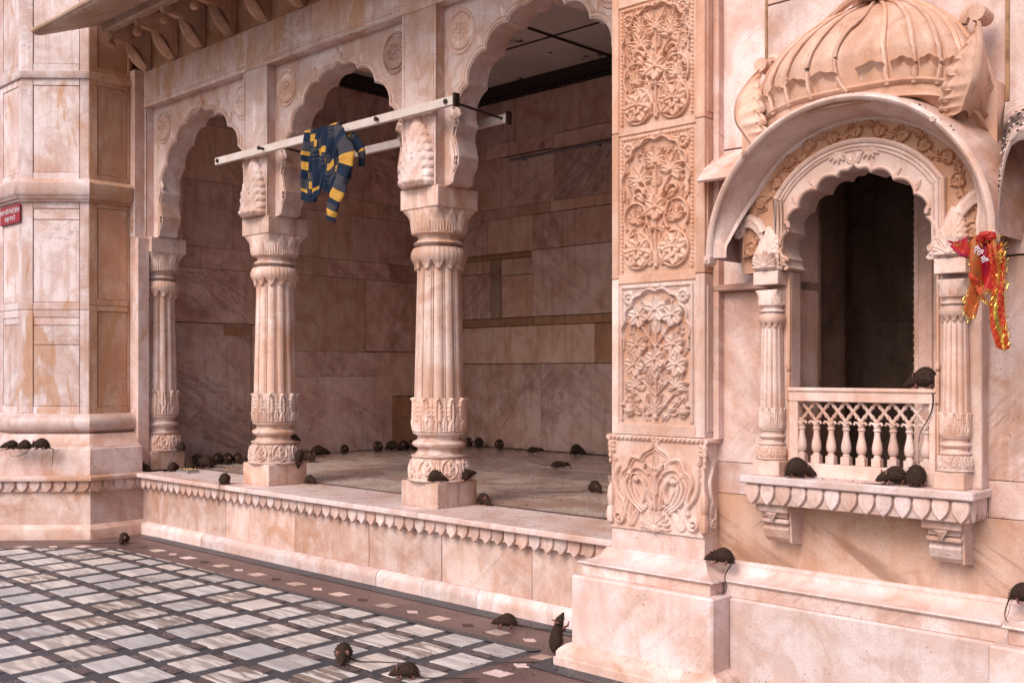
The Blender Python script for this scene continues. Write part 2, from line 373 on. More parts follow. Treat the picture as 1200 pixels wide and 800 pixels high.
# ------------------------------------------------------------------ carved relief canvas (height fields for carved stone)
class Canvas:
    def __init__(s, w, h, px=.0028, x0=None, z0=0.0):
        s.w, s.hh = w, h; s.x0 = -w/2 if x0 is None else x0; s.z0 = z0
        s.nx = max(8, int(w/px)); s.nz = max(8, int(h/px))
        s.X, s.Z = np.meshgrid(np.linspace(s.x0, s.x0+w, s.nx), np.linspace(z0, z0+h, s.nz), indexing='ij')
        s.H = np.zeros_like(s.X)
    def put(s, v): s.H = np.maximum(s.H, v)
    def _sl(s, xa, xb, za, zb):
        i0 = int(np.clip((xa-s.x0)/s.w*(s.nx-1), 0, s.nx-1)); i1 = int(np.clip((xb-s.x0)/s.w*(s.nx-1)+2, 1, s.nx))
        j0 = int(np.clip((za-s.z0)/s.hh*(s.nz-1), 0, s.nz-1)); j1 = int(np.clip((zb-s.z0)/s.hh*(s.nz-1)+2, 1, s.nz))
        return slice(i0, i1), slice(j0, j1)
    def stroke(s, pts, w, h, w1=None, rope=0):
        pts = np.array(pts, float); w1 = w if w1 is None else w1; n = len(pts)-1; L = 0
        for k in range(n):
            a, b = pts[k], pts[k+1]; d = b-a; L2 = d@d+1e-12
            wa = w+(w1-w)*k/n; wb = w+(w1-w)*(k+1)/n; m = max(wa, wb)
            sl = s._sl(min(a[0], b[0])-m, max(a[0], b[0])+m, min(a[1], b[1])-m, max(a[1], b[1])+m)
            X, Z = s.X[sl], s.Z[sl]
            t = np.clip(((X-a[0])*d[0]+(Z-a[1])*d[1])/L2, 0, 1)
            dist = np.hypot(X-a[0]-t*d[0], Z-a[1]-t*d[1]); ww = wa+(wb-wa)*t
            v = h*np.sqrt(np.clip(1-(dist/ww)**2, 0, 1))
            if rope:
                sd = ((X-a[0])*d[1]-(Z-a[1])*d[0])/math.sqrt(L2)
                v = v*(.72+.28*np.cos(2*PI*((L+t*math.sqrt(L2))/rope+sd/rope*.8)))
            s.H[sl] = np.maximum(s.H[sl], v); L += math.sqrt(L2)
    def leaf(s, x, z, ang, L, W, h, curl=0.0, groove=.45, lobes=0, tip=.6, blunt=.62):
        r = L*1.1+W
        sl = s._sl(x-r, x+r, z-r, z+r); X, Z = s.X[sl]-x, s.Z[sl]-z
        c, sn = math.cos(ang), math.sin(ang)
        u = (X*c+Z*sn)/L; v = (-X*sn+Z*c)
        v = v-curl*L*u*u
        ins = (u > 0) & (u < 1); uu = np.clip(u, 0, 1)
        wd = W*np.sin(PI*uu**tip)**blunt+1e-6
        if lobes: wd = wd*(1-.28*np.abs(np.sin(PI*lobes*uu)))
        q = np.abs(v)/wd
        val = h*np.sqrt(np.clip(1-q*q, 0, 1))*(1-groove*np.exp(-(q/.2)**2))*(.75+.35*uu)
        if lobes: val = val*(1-.18*np.abs(np.sin(2*PI*lobes*(uu-q*.25))))
        val = np.where(ins & (q < 1), val, 0)
        s.H[sl] = np.maximum(s.H[sl], val)
    def dome(s, x, z, r, h, rz=None):
        rz = rz or r; m = max(r, rz); sl = s._sl(x-m, x+m, z-m, z+m)
        v = h*np.sqrt(np.clip(1-((s.X[sl]-x)/r)**2-((s.Z[sl]-z)/rz)**2, 0, 1)); s.H[sl] = np.maximum(s.H[sl], v)
    def flower(s, x, z, r, n, h, a0=0, spread=2*PI, w=.36, c=.24):
        w = w*1.45
        for k in range(n):
            a = a0+(spread*k/n if spread > 6 else -spread/2+spread*k/(n-1))
            s.leaf(x, z, a, r, r*w*.92, h, tip=1.15, blunt=.45, groove=.30)
        if c: s.dome(x, z, r*c, h*1.25)
    def rosette(s, x, z, r, h, petals=12):
        R = np.hypot(s.X-x, s.Z-z)/r; A = np.arctan2(s.Z-z, s.X-x)
        m = R < 1
        v = h*(.35+.65*np.sqrt(np.clip(1-((R-.66)/.34)**2, 0, 1))*(.55+.45*np.abs(np.cos(A*petals/2))))
        v2 = h*(1.0*np.sqrt(np.clip(1-(R/.5)**2, 0, 1)))*(.6+.4*np.abs(np.cos(A*3+1)))
        v = np.where(R > .5, v, np.maximum(v*.6, v2)); v = np.where(R < .14, h*1.2, v)
        s.put(np.where(m, v, 0))
    def spiral(s, x, z, r, a0, turns, w, h, w1=None, sgn=1, r1=.15):
        n = int(24*turns)+6; pts = []
        for k in range(n):
            t = k/(n-1); a = a0+sgn*2*PI*turns*t; rr = r*(1-(1-r1)*t); pts.append((x+rr*math.cos(a), z+rr*math.sin(a)))
        s.stroke(pts, w, h, w1)
    def plane_grid(s, y, cx=0, cz=0):       # on a wall facing -Y
        return np.stack([s.X+cx, y-s.H, s.Z+cz], -1)
    def mask(s, eps=1e-4):
        h = s.H; return (h[:-1, :-1] > eps) | (h[1:, :-1] > eps) | (h[:-1, 1:] > eps) | (h[1:, 1:] > eps)
def mirror(c, fn):
    fn(1); fn(-1)

# ================================================================== GROUND
def clip(poly, a, b, c):   # keep a*x+b*y<=c
    out = []
    for i in range(len(poly)):
        p, q = poly[i], poly[(i+1) % len(poly)]
        dp = a*p[0]+b*p[1]-c; dq = a*q[0]+b*q[1]-c
        if dp <= 0: out.append(p)
        if (dp < 0) != (dq < 0) and abs(dp-dq) > 1e-9:
            t = dp/(dp-dq); out.append((p[0]+(q[0]-p[0])*t, p[1]+(q[1]-p[1])*t))
    return out
floor = structure(MB().add([(-60, -60, 0), (60, -60, 0), (60, 60, 0), (-60, 60, 0)], [(0, 1, 2, 3)]).obj('courtyard_floor', 'terrazzo'))
def sheet(name, pts, z, mat, parent=floor):
    return MB().add([(p[0], p[1], z) for p in pts], [tuple(range(len(pts)))]).obj(name, mat, parent)
# pink terrazzo border that follows the foot of the building
sheet('border', [(-13, 3.33), (-10.0, 3.33), (-9.02, 4.31), (-3.92, 4.405), (-3.92, 3.55), (0.5, 3.55), (0.5, 6), (-13, 6)], .004, 'terrazzo_pink')
bo = MB()
for a, b_ in (((-9.35, 4.68), (-3.70, 4.68)),):
    bo.add([(a[0], a[1]+.09, .008), (b_[0], b_[1]+.09, .008), (b_[0], b_[1]+.35, .008), (a[0], a[1]+.35, .008)], [(0, 1, 2, 3)])
bo.add([(-3.79, 4.13, .0085), (-.5, 4.13, .0085), (-.5, 4.5, .0085), (-3.79, 4.5, .0085)], [(0, 1, 2, 3)])
bo.obj('border_edging', 'terrazzo', floor)
bo = MB()
bo.add([(-9.02, 4.31, .008), (-9.02+.03, 4.27, .008), (-3.97, 4.355, .008), (-3.92, 4.42, .008)], [(0, 1, 2, 3)])
bo.obj('border_edging', 'terrazzo', floor)
# grid of square tiles, each its own slab
PIT = .335; TS = .250
tp = [(-TS/2, -TS/2), (TS/2, -TS/2), (TS/2, TS/2), (-TS/2, TS/2)]
tile_me = MB().box(-TS/2, TS/2, -TS/2, TS/2, -.01, .0045, b=.0018).mesh('tile', 'tile')
def inview(x, y, z, m=60):
    f = (-.6858*x+.7278*y); r = .7278*x+.6858*y
    if f < .5: return False
    u = 600+1215*r/f; v = 434-1215*(z-1.6)/f
    return -m < u < 1200+m and -m < v < 800+m
rest = MB(); ntile = 0
chips = MB()
for i in range(-40, 12):
    for j in range(-9, 5):
        x = -5.12+i*PIT; y = 2.9575+j*PIT
        if x > .6 or x < -13.5: continue
        poly = [(x+p[0], y+p[1]) for p in tp]
        full = poly
        for (a, b_, c) in ((0, 1, 4.335 if x > -9.2 else 4.6), (-.7071, .7071, (9.12+4.21)*.7071), ):
            if b_ == 1 and x > -9.1: poly = clip(poly, 0, 1, 4.395-(abs(x+3.9))*.008)
            elif a < 0: poly = clip(poly, a, b_, c)
            if len(poly) < 3: break
        if len(poly) >= 3 and x < -9.9: poly = clip(poly, 0, 1, 3.28)
        if x > -4.1:
            if y > 3.5: continue
            poly = clip(poly, 0, 1, 3.5)
        if len(poly) < 3: continue
        area = .5*abs(sum(poly[k][0]*poly[(k+1) % len(poly)][1]-poly[(k+1) % len(poly)][0]*poly[k][1] for k in range(len(poly))))
        if area < .004: continue
        vis = inview(x, y, 0)
        jx = rng.normal()*.003; jy = rng.normal()*.003
        if area > TS*TS*.995 and vis:
            o = bpy.data.objects.new('tile', tile_me); o.location = (x+jx, y+jy, float(rng.uniform(-.001, .001))); o.rotation_euler = (0, 0, float(rng.normal()*.011)+PI*int(rng.integers(2)))
            o.scale = (float(rng.uniform(.965, 1.015)), float(rng.uniform(.965, 1.015)), 1); COL.objects.link(o); o.parent = floor; ntile += 1
        elif vis:
            m = MB().prism([(p[0]-x, p[1]-y) for p in poly], -.01, .0045, 'z'); o = m.obj('tile', 'tile', None); o.location = (x, y, 0); o.parent = floor; ntile += 1
        else:
            rest.prism(poly, -.01, .0045, 'z')
        # pale crushed stone infill midway along two of the four joints
        if vis and y < 4.2:
            g_ = (PIT-TS)/2
            if x > -9.3 or y < 3.2:
                chips.add([(x-.075, y+TS/2+.006, .0035), (x+.075, y+TS/2+.006, .0035), (x+.06, y+PIT-TS/2-.006, .0035), (x-.09, y+PIT-TS/2-.006, .0035)], [(0, 1, 2, 3)])
tag(rest.obj('far_tiles', 'tile', floor), kind='stuff')
tag(chips.obj('chip_infill', 'terrazzo_chip', floor), kind='stuff')
# inlay pieces in the border: grey square, small white diamond, white square, small dark diamond
def inlay(x, y, k, rot=0, s=1):
    if k in (0, 2): p = [(-.07, -.045), (.055, -.045), (.07, .045), (-.055, .045)]
    else: p = [(-.055, 0), (0, -.04), (.055, 0), (0, .04)]
    c, sn = math.cos(rot), math.sin(rot)
    p = [(x+s*(a*c-b_*sn), y+s*(a*sn+b_*c)) for a, b_ in p]
    m = MB().prism(p, -.005, .0075, 'z')
    o = m.obj('inlay', {0: 'hallfloor', 1: 'white', 2: 'white', 3: 'dark'}[k], floor)
seq = -6.49
for n in range(-11, 12):
    x = seq+n*.262
    if x < -9.1 or x > -3.95: continue
    inlay(x, 4.54, n % 4)
for n, (x, y) in enumerate([(-3.82, 4.32), (-3.81, 4.12), (-3.80, 3.93), (-3.80, 3.72), (-3.5, 3.75), (-3.2, 3.8), (-2.9, 3.8)]): inlay(x, y, (0, 1, 2, 3)[n % 4], .1)
for n in range(6): inlay(-9.28-.19*n, 4.18-.19*n, (2, 1, 0, 3)[n % 4], .3)
for n in range(5): inlay(-10.5-.26*n, 3.5, (2, 1, 0, 3)[n % 4])

# ================================================================== PLATFORM AND PETALS
def petal_mesh(w, h, d, name='petal', mat='white'):
    # shield shaped leaf, flat faced with rounded rim; hangs down from z=0, faces -Y
    pts = []
    for t, q in ((0, .80), (.06, .90), (.16, .98), (.30, 1.0), (.46, .95), (.60, .82), (.74, .60), (.86, .34), (.95, .12), (1, 0)): pts.append((w/2*q, -h*t))
    R = pts; L = [(-x, z) for x, z in pts[::-1][1:]]
    out = R+L
    P = []
    for sc_, y in ((1, 0), (1, -d*.55), (.9, -d), (.0, -d*1.15)):
        P.append([(x*sc_, y, (z+h*.42)*sc_-h*.42) for x, z in out])
    return MB().grid(np.array(P), wrapv=True, smooth=True).mesh(name, mat, angle=50)
def petals(parent, p0, p1, z, n, w, h, d, mat='white', gap_off=0):
    # along the line p0->p1 (outer face), n shields
    me = petal_mesh(w, h, d, mat=mat); dx, dy = p1[0]-p0[0], p1[1]-p0[1]; a = math.atan2(dy, dx)
    po = parent_world(parent)
    for k in range(n):
        t = (k+.5)/n
        o = bpy.data.objects.new('petal', me); o.location = (p0[0]+dx*t-po[0], p0[1]+dy*t-po[1], z-po[2]+float(rng.normal()*.001)); o.rotation_euler = (0, float(rng.normal()*.02), a)
        o.scale = (float(rng.uniform(.95, 1.04)), 1, float(rng.uniform(.96, 1.03)))
        COL.objects.link(o); o.parent = parent
LZ = .60
plat = thing('platform', (-6.65, 4.9, 0), 'long raised marble platform with hanging petal border under the three arches', 'platform')
MB().box(-10.3, -3.2, 4.965, 5.75, 0, .55, b=.001).obj('core', 'grout', plat)
jx = [-9.66, -8.14, -7.092, -6.136, -5.334, -4.48, -3.5]
for a, b_ in zip(jx[:-1], jx[1:]):
    MB().box(a+.003, b_-.003, 4.945+rng.uniform(-.002, .002), 4.99, .125, .475, b=.003).obj('facing_slab', 'plinth', plat)
def mould_profile(y, z0, z1, out):  # base moulding in (y,z), proud of y by out
    p = [(y+.03, z0), (y-out, z0), (y-out, z0+(z1-z0)*.5)]
    for t in np.linspace(0, 1, 7): p.append((y-out+out*.75*(1-math.cos(t*PI/2)), z0+(z1-z0)*(.5+.5*math.sin(t*PI/2)*.92)))
    p += [(y-out*.2, z1), (y+.03, z1)]
    return p
for a, b_ in zip([-9.6, -8.473, -7.298, -5.994, -5.493, -4.937], [-8.473, -7.298, -5.994, -5.493, -4.937, -3.66]):
    MB().prism(mould_profile(4.95, 0, .125, .055+rng.uniform(-.002, .002)), a+.002, b_-.002, 'x').obj('base_moulding', 'white', plat)
for a, b_ in zip([-9.62, -7.664, -5.48], [-7.664, -5.48, -3.42]):
    dz = rng.uniform(-.0015, .0015)
    MB().box(a+.0015, b_-.0015, 4.84, 5.50, .56, LZ+dz, b=.007).obj('ledge_slab', 'white', plat)
MB().box(-9.62, -3.42, 4.905, 4.97, .475, .56, b=.002).obj('petal_backing', 'plinth', plat)
petals(plat, (-9.60, 4.905), (-3.70, 4.905), .558, 54, .104, .112, .018, 'front')

# hall floor
hall = structure(MB().box(-10.4, -2.5, 5.50, 9.75, .3, .585, b=.001).obj('hall_floor', 'dark'))
y = 5.545
rows = [.60, .55, .62, .70, .75, .85]
for ri, dy in enumerate(rows):
    x = -10.22
    while x < -2.7:
        wdt = float(rng.uniform(1.1, 2.1)); x1 = min(x+wdt, -2.6)
        MB().box(x+.0015, x1-.0015, y+.0015, min(y+dy, 9.62)-.0015, .575, .5985+float(rng.uniform(-.001, .001)), b=.0015).obj('floor_slab', 'hallfloor', hall)
        x = x1
    y += dy
MB().box(-9.6, -3.4, 5.502, 5.543, .58, .602, b=.002).obj('inlay_strip', 'dark', hall)

# ================================================================== HALL WALLS
def slabs(parent, plane, pos, thick, rects, gap=.0022):
    # plane 'x': wall facing +X at x=pos, rect=(y0,y1,z0,z1,mat); plane 'y': wall facing -Y at y=pos, rect=(x0,x1,z0,z1,mat)
    for (a0, a1, z0, z1, mt) in rects:
        d = float(rng.uniform(0, .004)); m = MB()
        if plane == 'x': m.box(pos-thick, pos+d, a0+gap, a1-gap, z0+gap, z1-gap, b=.002)
        else: m.box(a0+gap, a1-gap, pos-d, pos+thick, z0+gap, z1-gap, b=.002)
        m.obj('stone', mt, parent)
lw = structure(MB().box(-10.6, -10.275, 5.0, 10.0, 0, 5.5, b=.001).obj('hall_left_wall', 'dark'))
I, T, V_, B_ = 'inner', 'inner_tan', 'inner_vein', 'inner_band'
slabs(lw, 'x', -10.25, .03, [
    (5.45, 6.55, .60, 2.12, V_), (6.20, 6.55, 1.985, 2.115, B_) if False else (6.55, 6.57, .6, 2.12, B_),
    (5.45, 6.50, 2.125, 2.72, I), (6.50, 7.17, 2.125, 2.72, T),
    (5.45, 5.92, 2.72, 2.95, I), (5.92, 6.6, 2.72, 2.95, I), (6.6, 7.17, 2.72, 2.97, T),
    (5.45, 6.32, 2.95, 3.68, V_), (6.32, 7.17, 2.95, 3.68, I),
    (5.45, 6.6, 3.68, 4.3, T), (6.6, 7.46, 3.68, 4.3, I), (5.45, 7.0, 4.3, 5.08, I),
    (6.57, 7.17, .60, 2.12, V_),
    (7.17, 8.64, .60, 1.53, V_), (7.17, 8.44, 1.53, 1.83, V_), (8.44, 9.70, 1.27, 1.835, T), (8.64, 9.70, .60, 1.265, B_),
    (7.17, 8.22, 1.83, 2.74, T), (8.22, 9.70, 1.84, 2.74, I),
    (7.17, 7.62, 2.74, 2.96, T), (7.62, 8.6, 2.74, 2.96, I), (8.6, 9.70, 2.74, 2.96, I),
    (7.17, 7.48, 2.96, 3.52, T), (7.48, 7.96, 2.96, 3.52, T), (7.96, 9.02, 2.96, 3.52, I), (9.02, 9.70, 2.96, 3.52, I),
    (7.17, 7.46, 3.52, 3.68, I), (7.46, 8.5, 3.52, 3.72, T), (8.5, 9.7, 3.52, 3.72, I),
    (7.46, 8.3, 3.72, 4.3, I), (8.3, 9.1, 3.72, 4.3, I), (9.1, 9.7, 3.72, 4.3, T), (7.0, 8.4, 4.3, 5.08, I), (8.4, 9.7, 4.3, 5.08, I)])
slabs(lw, 'x', -10.245, .02, [(6.20, 6.55, 1.985, 2.112, B_)])
rw = structure(MB().box(-10.6, -2.2, 9.725, 10.0, 0, 5.5, b=.001).obj('hall_back_wall', 'dark'))
slabs(rw, 'y', 9.70, .03, [
    (-10.24, -8.635, .60, 1.685, I), (-8.635, -7.45, .60, 1.685, V_), (-7.45, -6.0, .60, 1.685, I), (-6.0, -4.0, .6, 1.685, T),
    (-10.24, -9.256, 1.69, 2.165, T), (-9.256, -7.774, 1.69, 2.165, T), (-7.774, -6.4, 1.69, 2.165, B_), (-6.4, -4.0, 1.69, 2.165, T),
    (-10.24, -8.75, 2.17, 2.275, B_), (-8.75, -6.4, 2.17, 2.275, B_), (-6.4, -4, 2.17, 2.275, B_),
    (-10.24, -9.52, 2.28, 2.87, I), (-10.24, -9.52, 2.875, 3.04, T), (-9.325, -8.79, 2.28, 2.82, T), (-9.325, -8.79, 2.825, 3.035, T), (-8.79, -7.0, 2.28, 3.115, V_), (-7.0, -4.0, 2.28, 3.115, I),
    (-10.24, -8.79, 3.04, 3.11, B_),
    (-10.24, -9.577, 3.115, 3.565, I), (-9.577, -8.766, 3.115, 3.565, T), (-8.766, -7.0, 3.12, 3.56, I), (-7.0, -4.0, 3.12, 3.56, I),
    (-10.24, -8.472, 3.565, 3.70, T), (-8.472, -7.765, 3.565, 3.70, T), (-7.765, -6.0, 3.565, 3.70, T), (-6, -4, 3.565, 3.7, T),
    (-10.24, -9.32, 3.70, 4.36, T), (-9.32, -8.414, 3.70, 4.35, V_), (-8.414, -7.2, 3.70, 4.33, V_), (-7.2, -4, 3.70, 4.33, V_),
    (-10.24, -9.60, 4.36, 4.54, T), (-9.60, -8.43, 4.36, 4.54, I), (-8.43, -6.5, 4.335, 4.53, T), (-6.5, -4, 4.335, 4.53, T),
    (-10.24, -9.07, 4.54, 5.09, I), (-9.07, -7.0, 4.535, 5.09, T), (-7.0, -4.0, 4.535, 5.09, T)])
MB().tube([(-9.43, 9.692, .63), (-9.33, 9.692, .83), (-9.12, 9.692, 1.08), (-9.01, 9.692, 1.26), (-8.86, 9.692, 1.50), (-8.74, 9.692, 1.66)], .0022, 4).obj('crack', 'grout', rw)
slabs(rw, 'y', 9.695, .02, [(-9.515, -9.33, 2.28, 3.035, 'chamber')])
structure(MB().box(-4.0, -3.8, 5.6, 9.72, 0.3, 5.5).obj('hall_right_wall', 'inner'))
ceil = structure(MB().box(-10.5, -2.2, 5.40, 9.9, 5.26, 5.45).obj('hall_ceiling', 'ceiling'))
MB().box(-10.25, -3.8, 8.55, 8.575, 5.248, 5.262, b=.002).obj('ceiling_joint', 'dark', ceil)
MB().box(-10.25, -3.8, 7.1, 7.125, 5.248, 5.262, b=.002).obj('ceiling_joint', 'dark', ceil)
cn = thing('cornice', (-7.2, 9.6, 5.1), 'blackened stone cornice running round the top of the hall walls', 'cornice')
cm = MB().prism([(9.70, 5.08), (9.66, 5.08), (9.65, 5.12), (9.60, 5.16), (9.60, 5.2), (9.57, 5.26), (9.70, 5.26)], -10.2, -3.9, 'x')
for k in range(95): cm.box(-10.1+k*.065, -10.06+k*.065, 9.60, 9.64, 5.09, 5.115, b=.004)
cm.obj('back_moulding', 'ash', cn)
cm = MB().box(-10.25, -10.17, 5.5, 9.66, 5.12, 5.26, b=.01)
for k in range(60): cm.box(-10.25, -10.19, 5.6+k*.065, 5.64+k*.065, 5.08, 5.118, b=.004)
cm.obj('side_moulding', 'ash', cn)
t = MB().tube([(-9.09, 9.64, 4.285), (-8.3, 9.645, 4.29), (-7.5, 9.64, 4.287), (-6.2, 9.64, 4.28)], .016, 8)
t.box(-8.9, -8.87, 9.62, 9.70, 4.26, 4.31, b=.003); t.box(-7.7, -7.67, 9.62, 9.70, 4.26, 4.31, b=.003)
tag(t.obj('pipe', 'tube'), 'thin grey pipe running along the upper back wall of the hall', 'pipe')
t = MB().tube([(-7.66, 5.6, 5.245), (-7.6, 7.0, 5.24), (-7.45, 8.2, 5.247), (-7.41, 9.6, 5.24)], .013, 6)
tag(t.obj('ceiling_cable', 'iron'), 'black cable running across the flaking grey hall ceiling', 'cable')

# ================================================================== ARCADE
arc = thing('arcade', (-6.75, 5.25, LZ), 'row of three cusped arches with square piers and heavy lintel above the platform', 'arcade')
PX = [-9.96, -7.86, -5.71, -3.56]; PY0, PY1 = 5.07, 5.47; ZS = 2.94; ZT = 4.24
HWP = .185
for i, px in enumerate(PX):
    x0, x1 = px-HWP, px+HWP
    if i == 0: x0, x1 = -10.2, px+.13
    if i == 3: x0, x1 = px-.06, px+.18
    mt = 'front_cement' if i == 2 else 'front'
    MB().box(x0, x1, PY0, PY1, ZS-.005, 4.60, b=.004).obj('pier', mt, arc)
    # beaded fillets beside the recess
    for sx, edge in ((-1, x0), (1, x1)):
        if (i == 0 and sx < 0) or (i == 3): continue
        m = MB().box(edge-.018 if sx > 0 else edge, edge if sx > 0 else edge+.018, PY0-.008, PY0+.01, ZS+.0, ZT, b=.003)
        for k in range(46): m.ball((edge-sx*.028, PY0-.001, ZS+.03+k*.028), .0075, 6)
        m.obj('bead_moulding', 'front', arc)
# faint carved ornaments on the pier faces
for px, z in ((-7.86, 3.85), (-5.71, 3.75)):
    c = Canvas(.14, .36, .003, z0=-.18)
    c.leaf(0, -.16, PI/2, .14, .02, .006); c.leaf(0, -.02, PI/2, .12, .022, .006); c.stroke([(-.03, .0), (0, .04), (.03, 0), (0, -.04), (-.03, 0)], .005, .004)
    c.stroke(bez((0, .1), (-.04, .14), (0, .18)), .005, .004)
    MB().grid(c.plane_grid(PY0-.0005, px-.02, z), mask=c.mask()).obj('carved_mark', 'front', arc)

def arch_path():
    # one side (x<0) of a cusped arch, relative to centre; ends at apex
    key = [(-.735, 3.37), (-.64, 3.63), (-.465, 3.84), (-.25, 3.985)]
    p = [(-.85, 2.94), (-.80, 2.955), (-.79, 3.0), (-.775, 3.03), (-.745, 3.075), (-.735, 3.14), (-.755, 3.22), (-.772, 3.29), (-.757, 3.345), (-.735, 3.37)]
    def lobe(a, b_, bulge, n=9):
        a = np.array(a); b_ = np.array(b_); d = b_-a; L = np.hypot(*d); nrm = np.array([-d[1], d[0]])/L
        return [tuple(a+d*t+nrm*bulge*math.sin(PI*t)**.75) for t in np.linspace(0, 1, n)[1:]]
    for a, b_ in zip(key[:-1], key[1:]): p += lobe(a, b_, .062)
    p += catmull([key[-1], (-.22, 4.035), (-.15, 4.062), (-.07, 4.06), (0, 4.10)], 4)[1:]
    return p
def arch_full(cx, k=1.0):
    L = [(x*k, z) for x, z in arch_path()]
    return [(cx+x, z) for x, z in L]+[(cx-x, z) for x, z in L[::-1][1:]]
for i in range(3):
    cx = (PX[i]+PX[i+1])/2; x0 = PX[i]+(HWP if i else .13); x1 = PX[i+1]-(HWP if i < 2 else .06)
    kk = min(1.0, (min(cx-x0, x1-cx))/.85)
    op = arch_full(cx, kk)
    poly = [(x0, ZS)]+[(max(p[0], x0+.003), p[1]) for p in op]+[(x1, ZS), (x1, ZT), (x0, ZT)]
    poly = [poly[0]]+[p for a, p in zip(poly[:-1], poly[1:]) if abs(a[0]-p[0])+abs(a[1]-p[1]) > 1e-4]
    ap = MB().prism(poly, 5.15, 5.345).obj('arch_panel', 'front', arc)
    # rope moulding that follows the cusps, set 2 cm out from the edge
    pts = []; n = len(op)
    for k in range(3, n-3):
        a, b_ = np.array(op[k-1]), np.array(op[k+1]); d = b_-a; d = d/(np.hypot(*d)+1e-9)
        pts.append((op[k][0]-d[1]*.02, 5.148, op[k][1]+d[0]*.02))
    pts = [p for p in pts if x0+.012 < p[0] < x1-.012]
    MB().tube(pts, .0125, 6).obj('edge_moulding', 'carved_pale', ap)
    pts2 = []
    for k in range(4, n-4):
        a, b_ = np.array(op[k-1]), np.array(op[k+1]); d = b_-a; d = d/(np.hypot(*d)+1e-9)
        pts2.append((op[k][0]-d[1]*.042, 5.149, op[k][1]+d[0]*.042))
    pts2 = [p for p in pts2 if x0+.012 < p[0] < x1-.012]
    MB().tube(pts2, .006, 5).obj('edge_moulding', 'carved_pale', ap)
    # finial leaf above the apex and leaflets on cusps
    c = Canvas(.16, .20, .0028, z0=0)
    for a in (PI/2, PI/2+.75, PI/2-.75): c.leaf(0, .0, a, .12 if a == PI/2 else .085, .024, .02)
    c.leaf(0, .02, PI/2+1.3, .06, .016, .016); c.leaf(0, .02, PI/2-1.3, .06, .016, .016)
    MB().grid(c.plane_grid(5.1495, cx, 4.095), mask=c.mask()).obj('finial_leaf', 'carved_pale', ap)
    c = Canvas(1.72, 1.25, .006, z0=2.95)
    for sx in (-1, 1):
        for (kx, kz, an) in ((.70, 3.40, 2.0), (.66, 3.63, 1.9), (.49, 3.86, 1.8), (.265, 4.01, 1.75)):
            a = an if sx < 0 else PI-an
            c.leaf(sx*kx*kk-sx*-.03, kz+.02, a, .085, .018, .014)
        c.stroke([(sx*.82, 2.97), (sx*.80, 3.1), (sx*.815, 3.25), (sx*.79, 3.4), (sx*.77, 3.47)], .012, .010)
        c.leaf(sx*.80, 3.42, PI/2+sx*-.3, .10, .022, .014)
    MB().grid(c.plane_grid(5.1495, cx, 0), mask=c.mask()).obj('spandrel_carving', 'carved_pale', ap)
    for sx in (-1, 1):
        c = Canvas(.30, .36, .0032, z0=-.18)
        th = np.hypot(c.X/.135, c.Z/.155)
        c.rosette(0, 0, .125, .022, 10 if (i+sx) % 2 else 13)
        c.put(np.where(np.abs(th-.98) < .07, .014*np.sqrt(np.clip(1-((th-.98)/.07)**2, 0, 1)), 0))
        for k in range(6): a = k*PI/3+.4; c.dome(.05*math.cos(a), .055*math.sin(a), .02, .026)
        dark = (i == 1 and sx == 1)
        MB().grid(c.plane_grid(5.1495, cx+sx*(.715 if i < 2 or sx < 0 else .66), 4.02), mask=c.mask()).obj('rosette', 'brown' if dark else 'carved_pale', ap)

# bead moulding under the lintel, lintel stones
for i in range(3):
    x0 = PX[i]+(HWP if i else .13); x1 = PX[i+1]-(HWP if i < 2 else .06)
    m = MB().box(x0-.03, x1+.03, 5.055, 5.075, ZT, ZT+.02, b=.003)
    for k in range(int((x1-x0)/.03)): m.ball((x0+.015+k*.03, 5.06, ZT+.045), .009, 6)
    m.box(x0-.03, x1+.03, 5.058, 5.075, ZT+.066, ZT+.075, b=.002)
    m.obj('bead_moulding', 'front', arc)
for a, b_ in ((-10.2, -8.9), (-8.9, -7.02), (-7.02, -5.3), (-5.3, -3.46)):
    MB().box(a+.0015, b_-.0015, 5.0595, 5.46, ZT+.0005, 4.60, b=.002).obj('lintel', 'front_cement', arc)

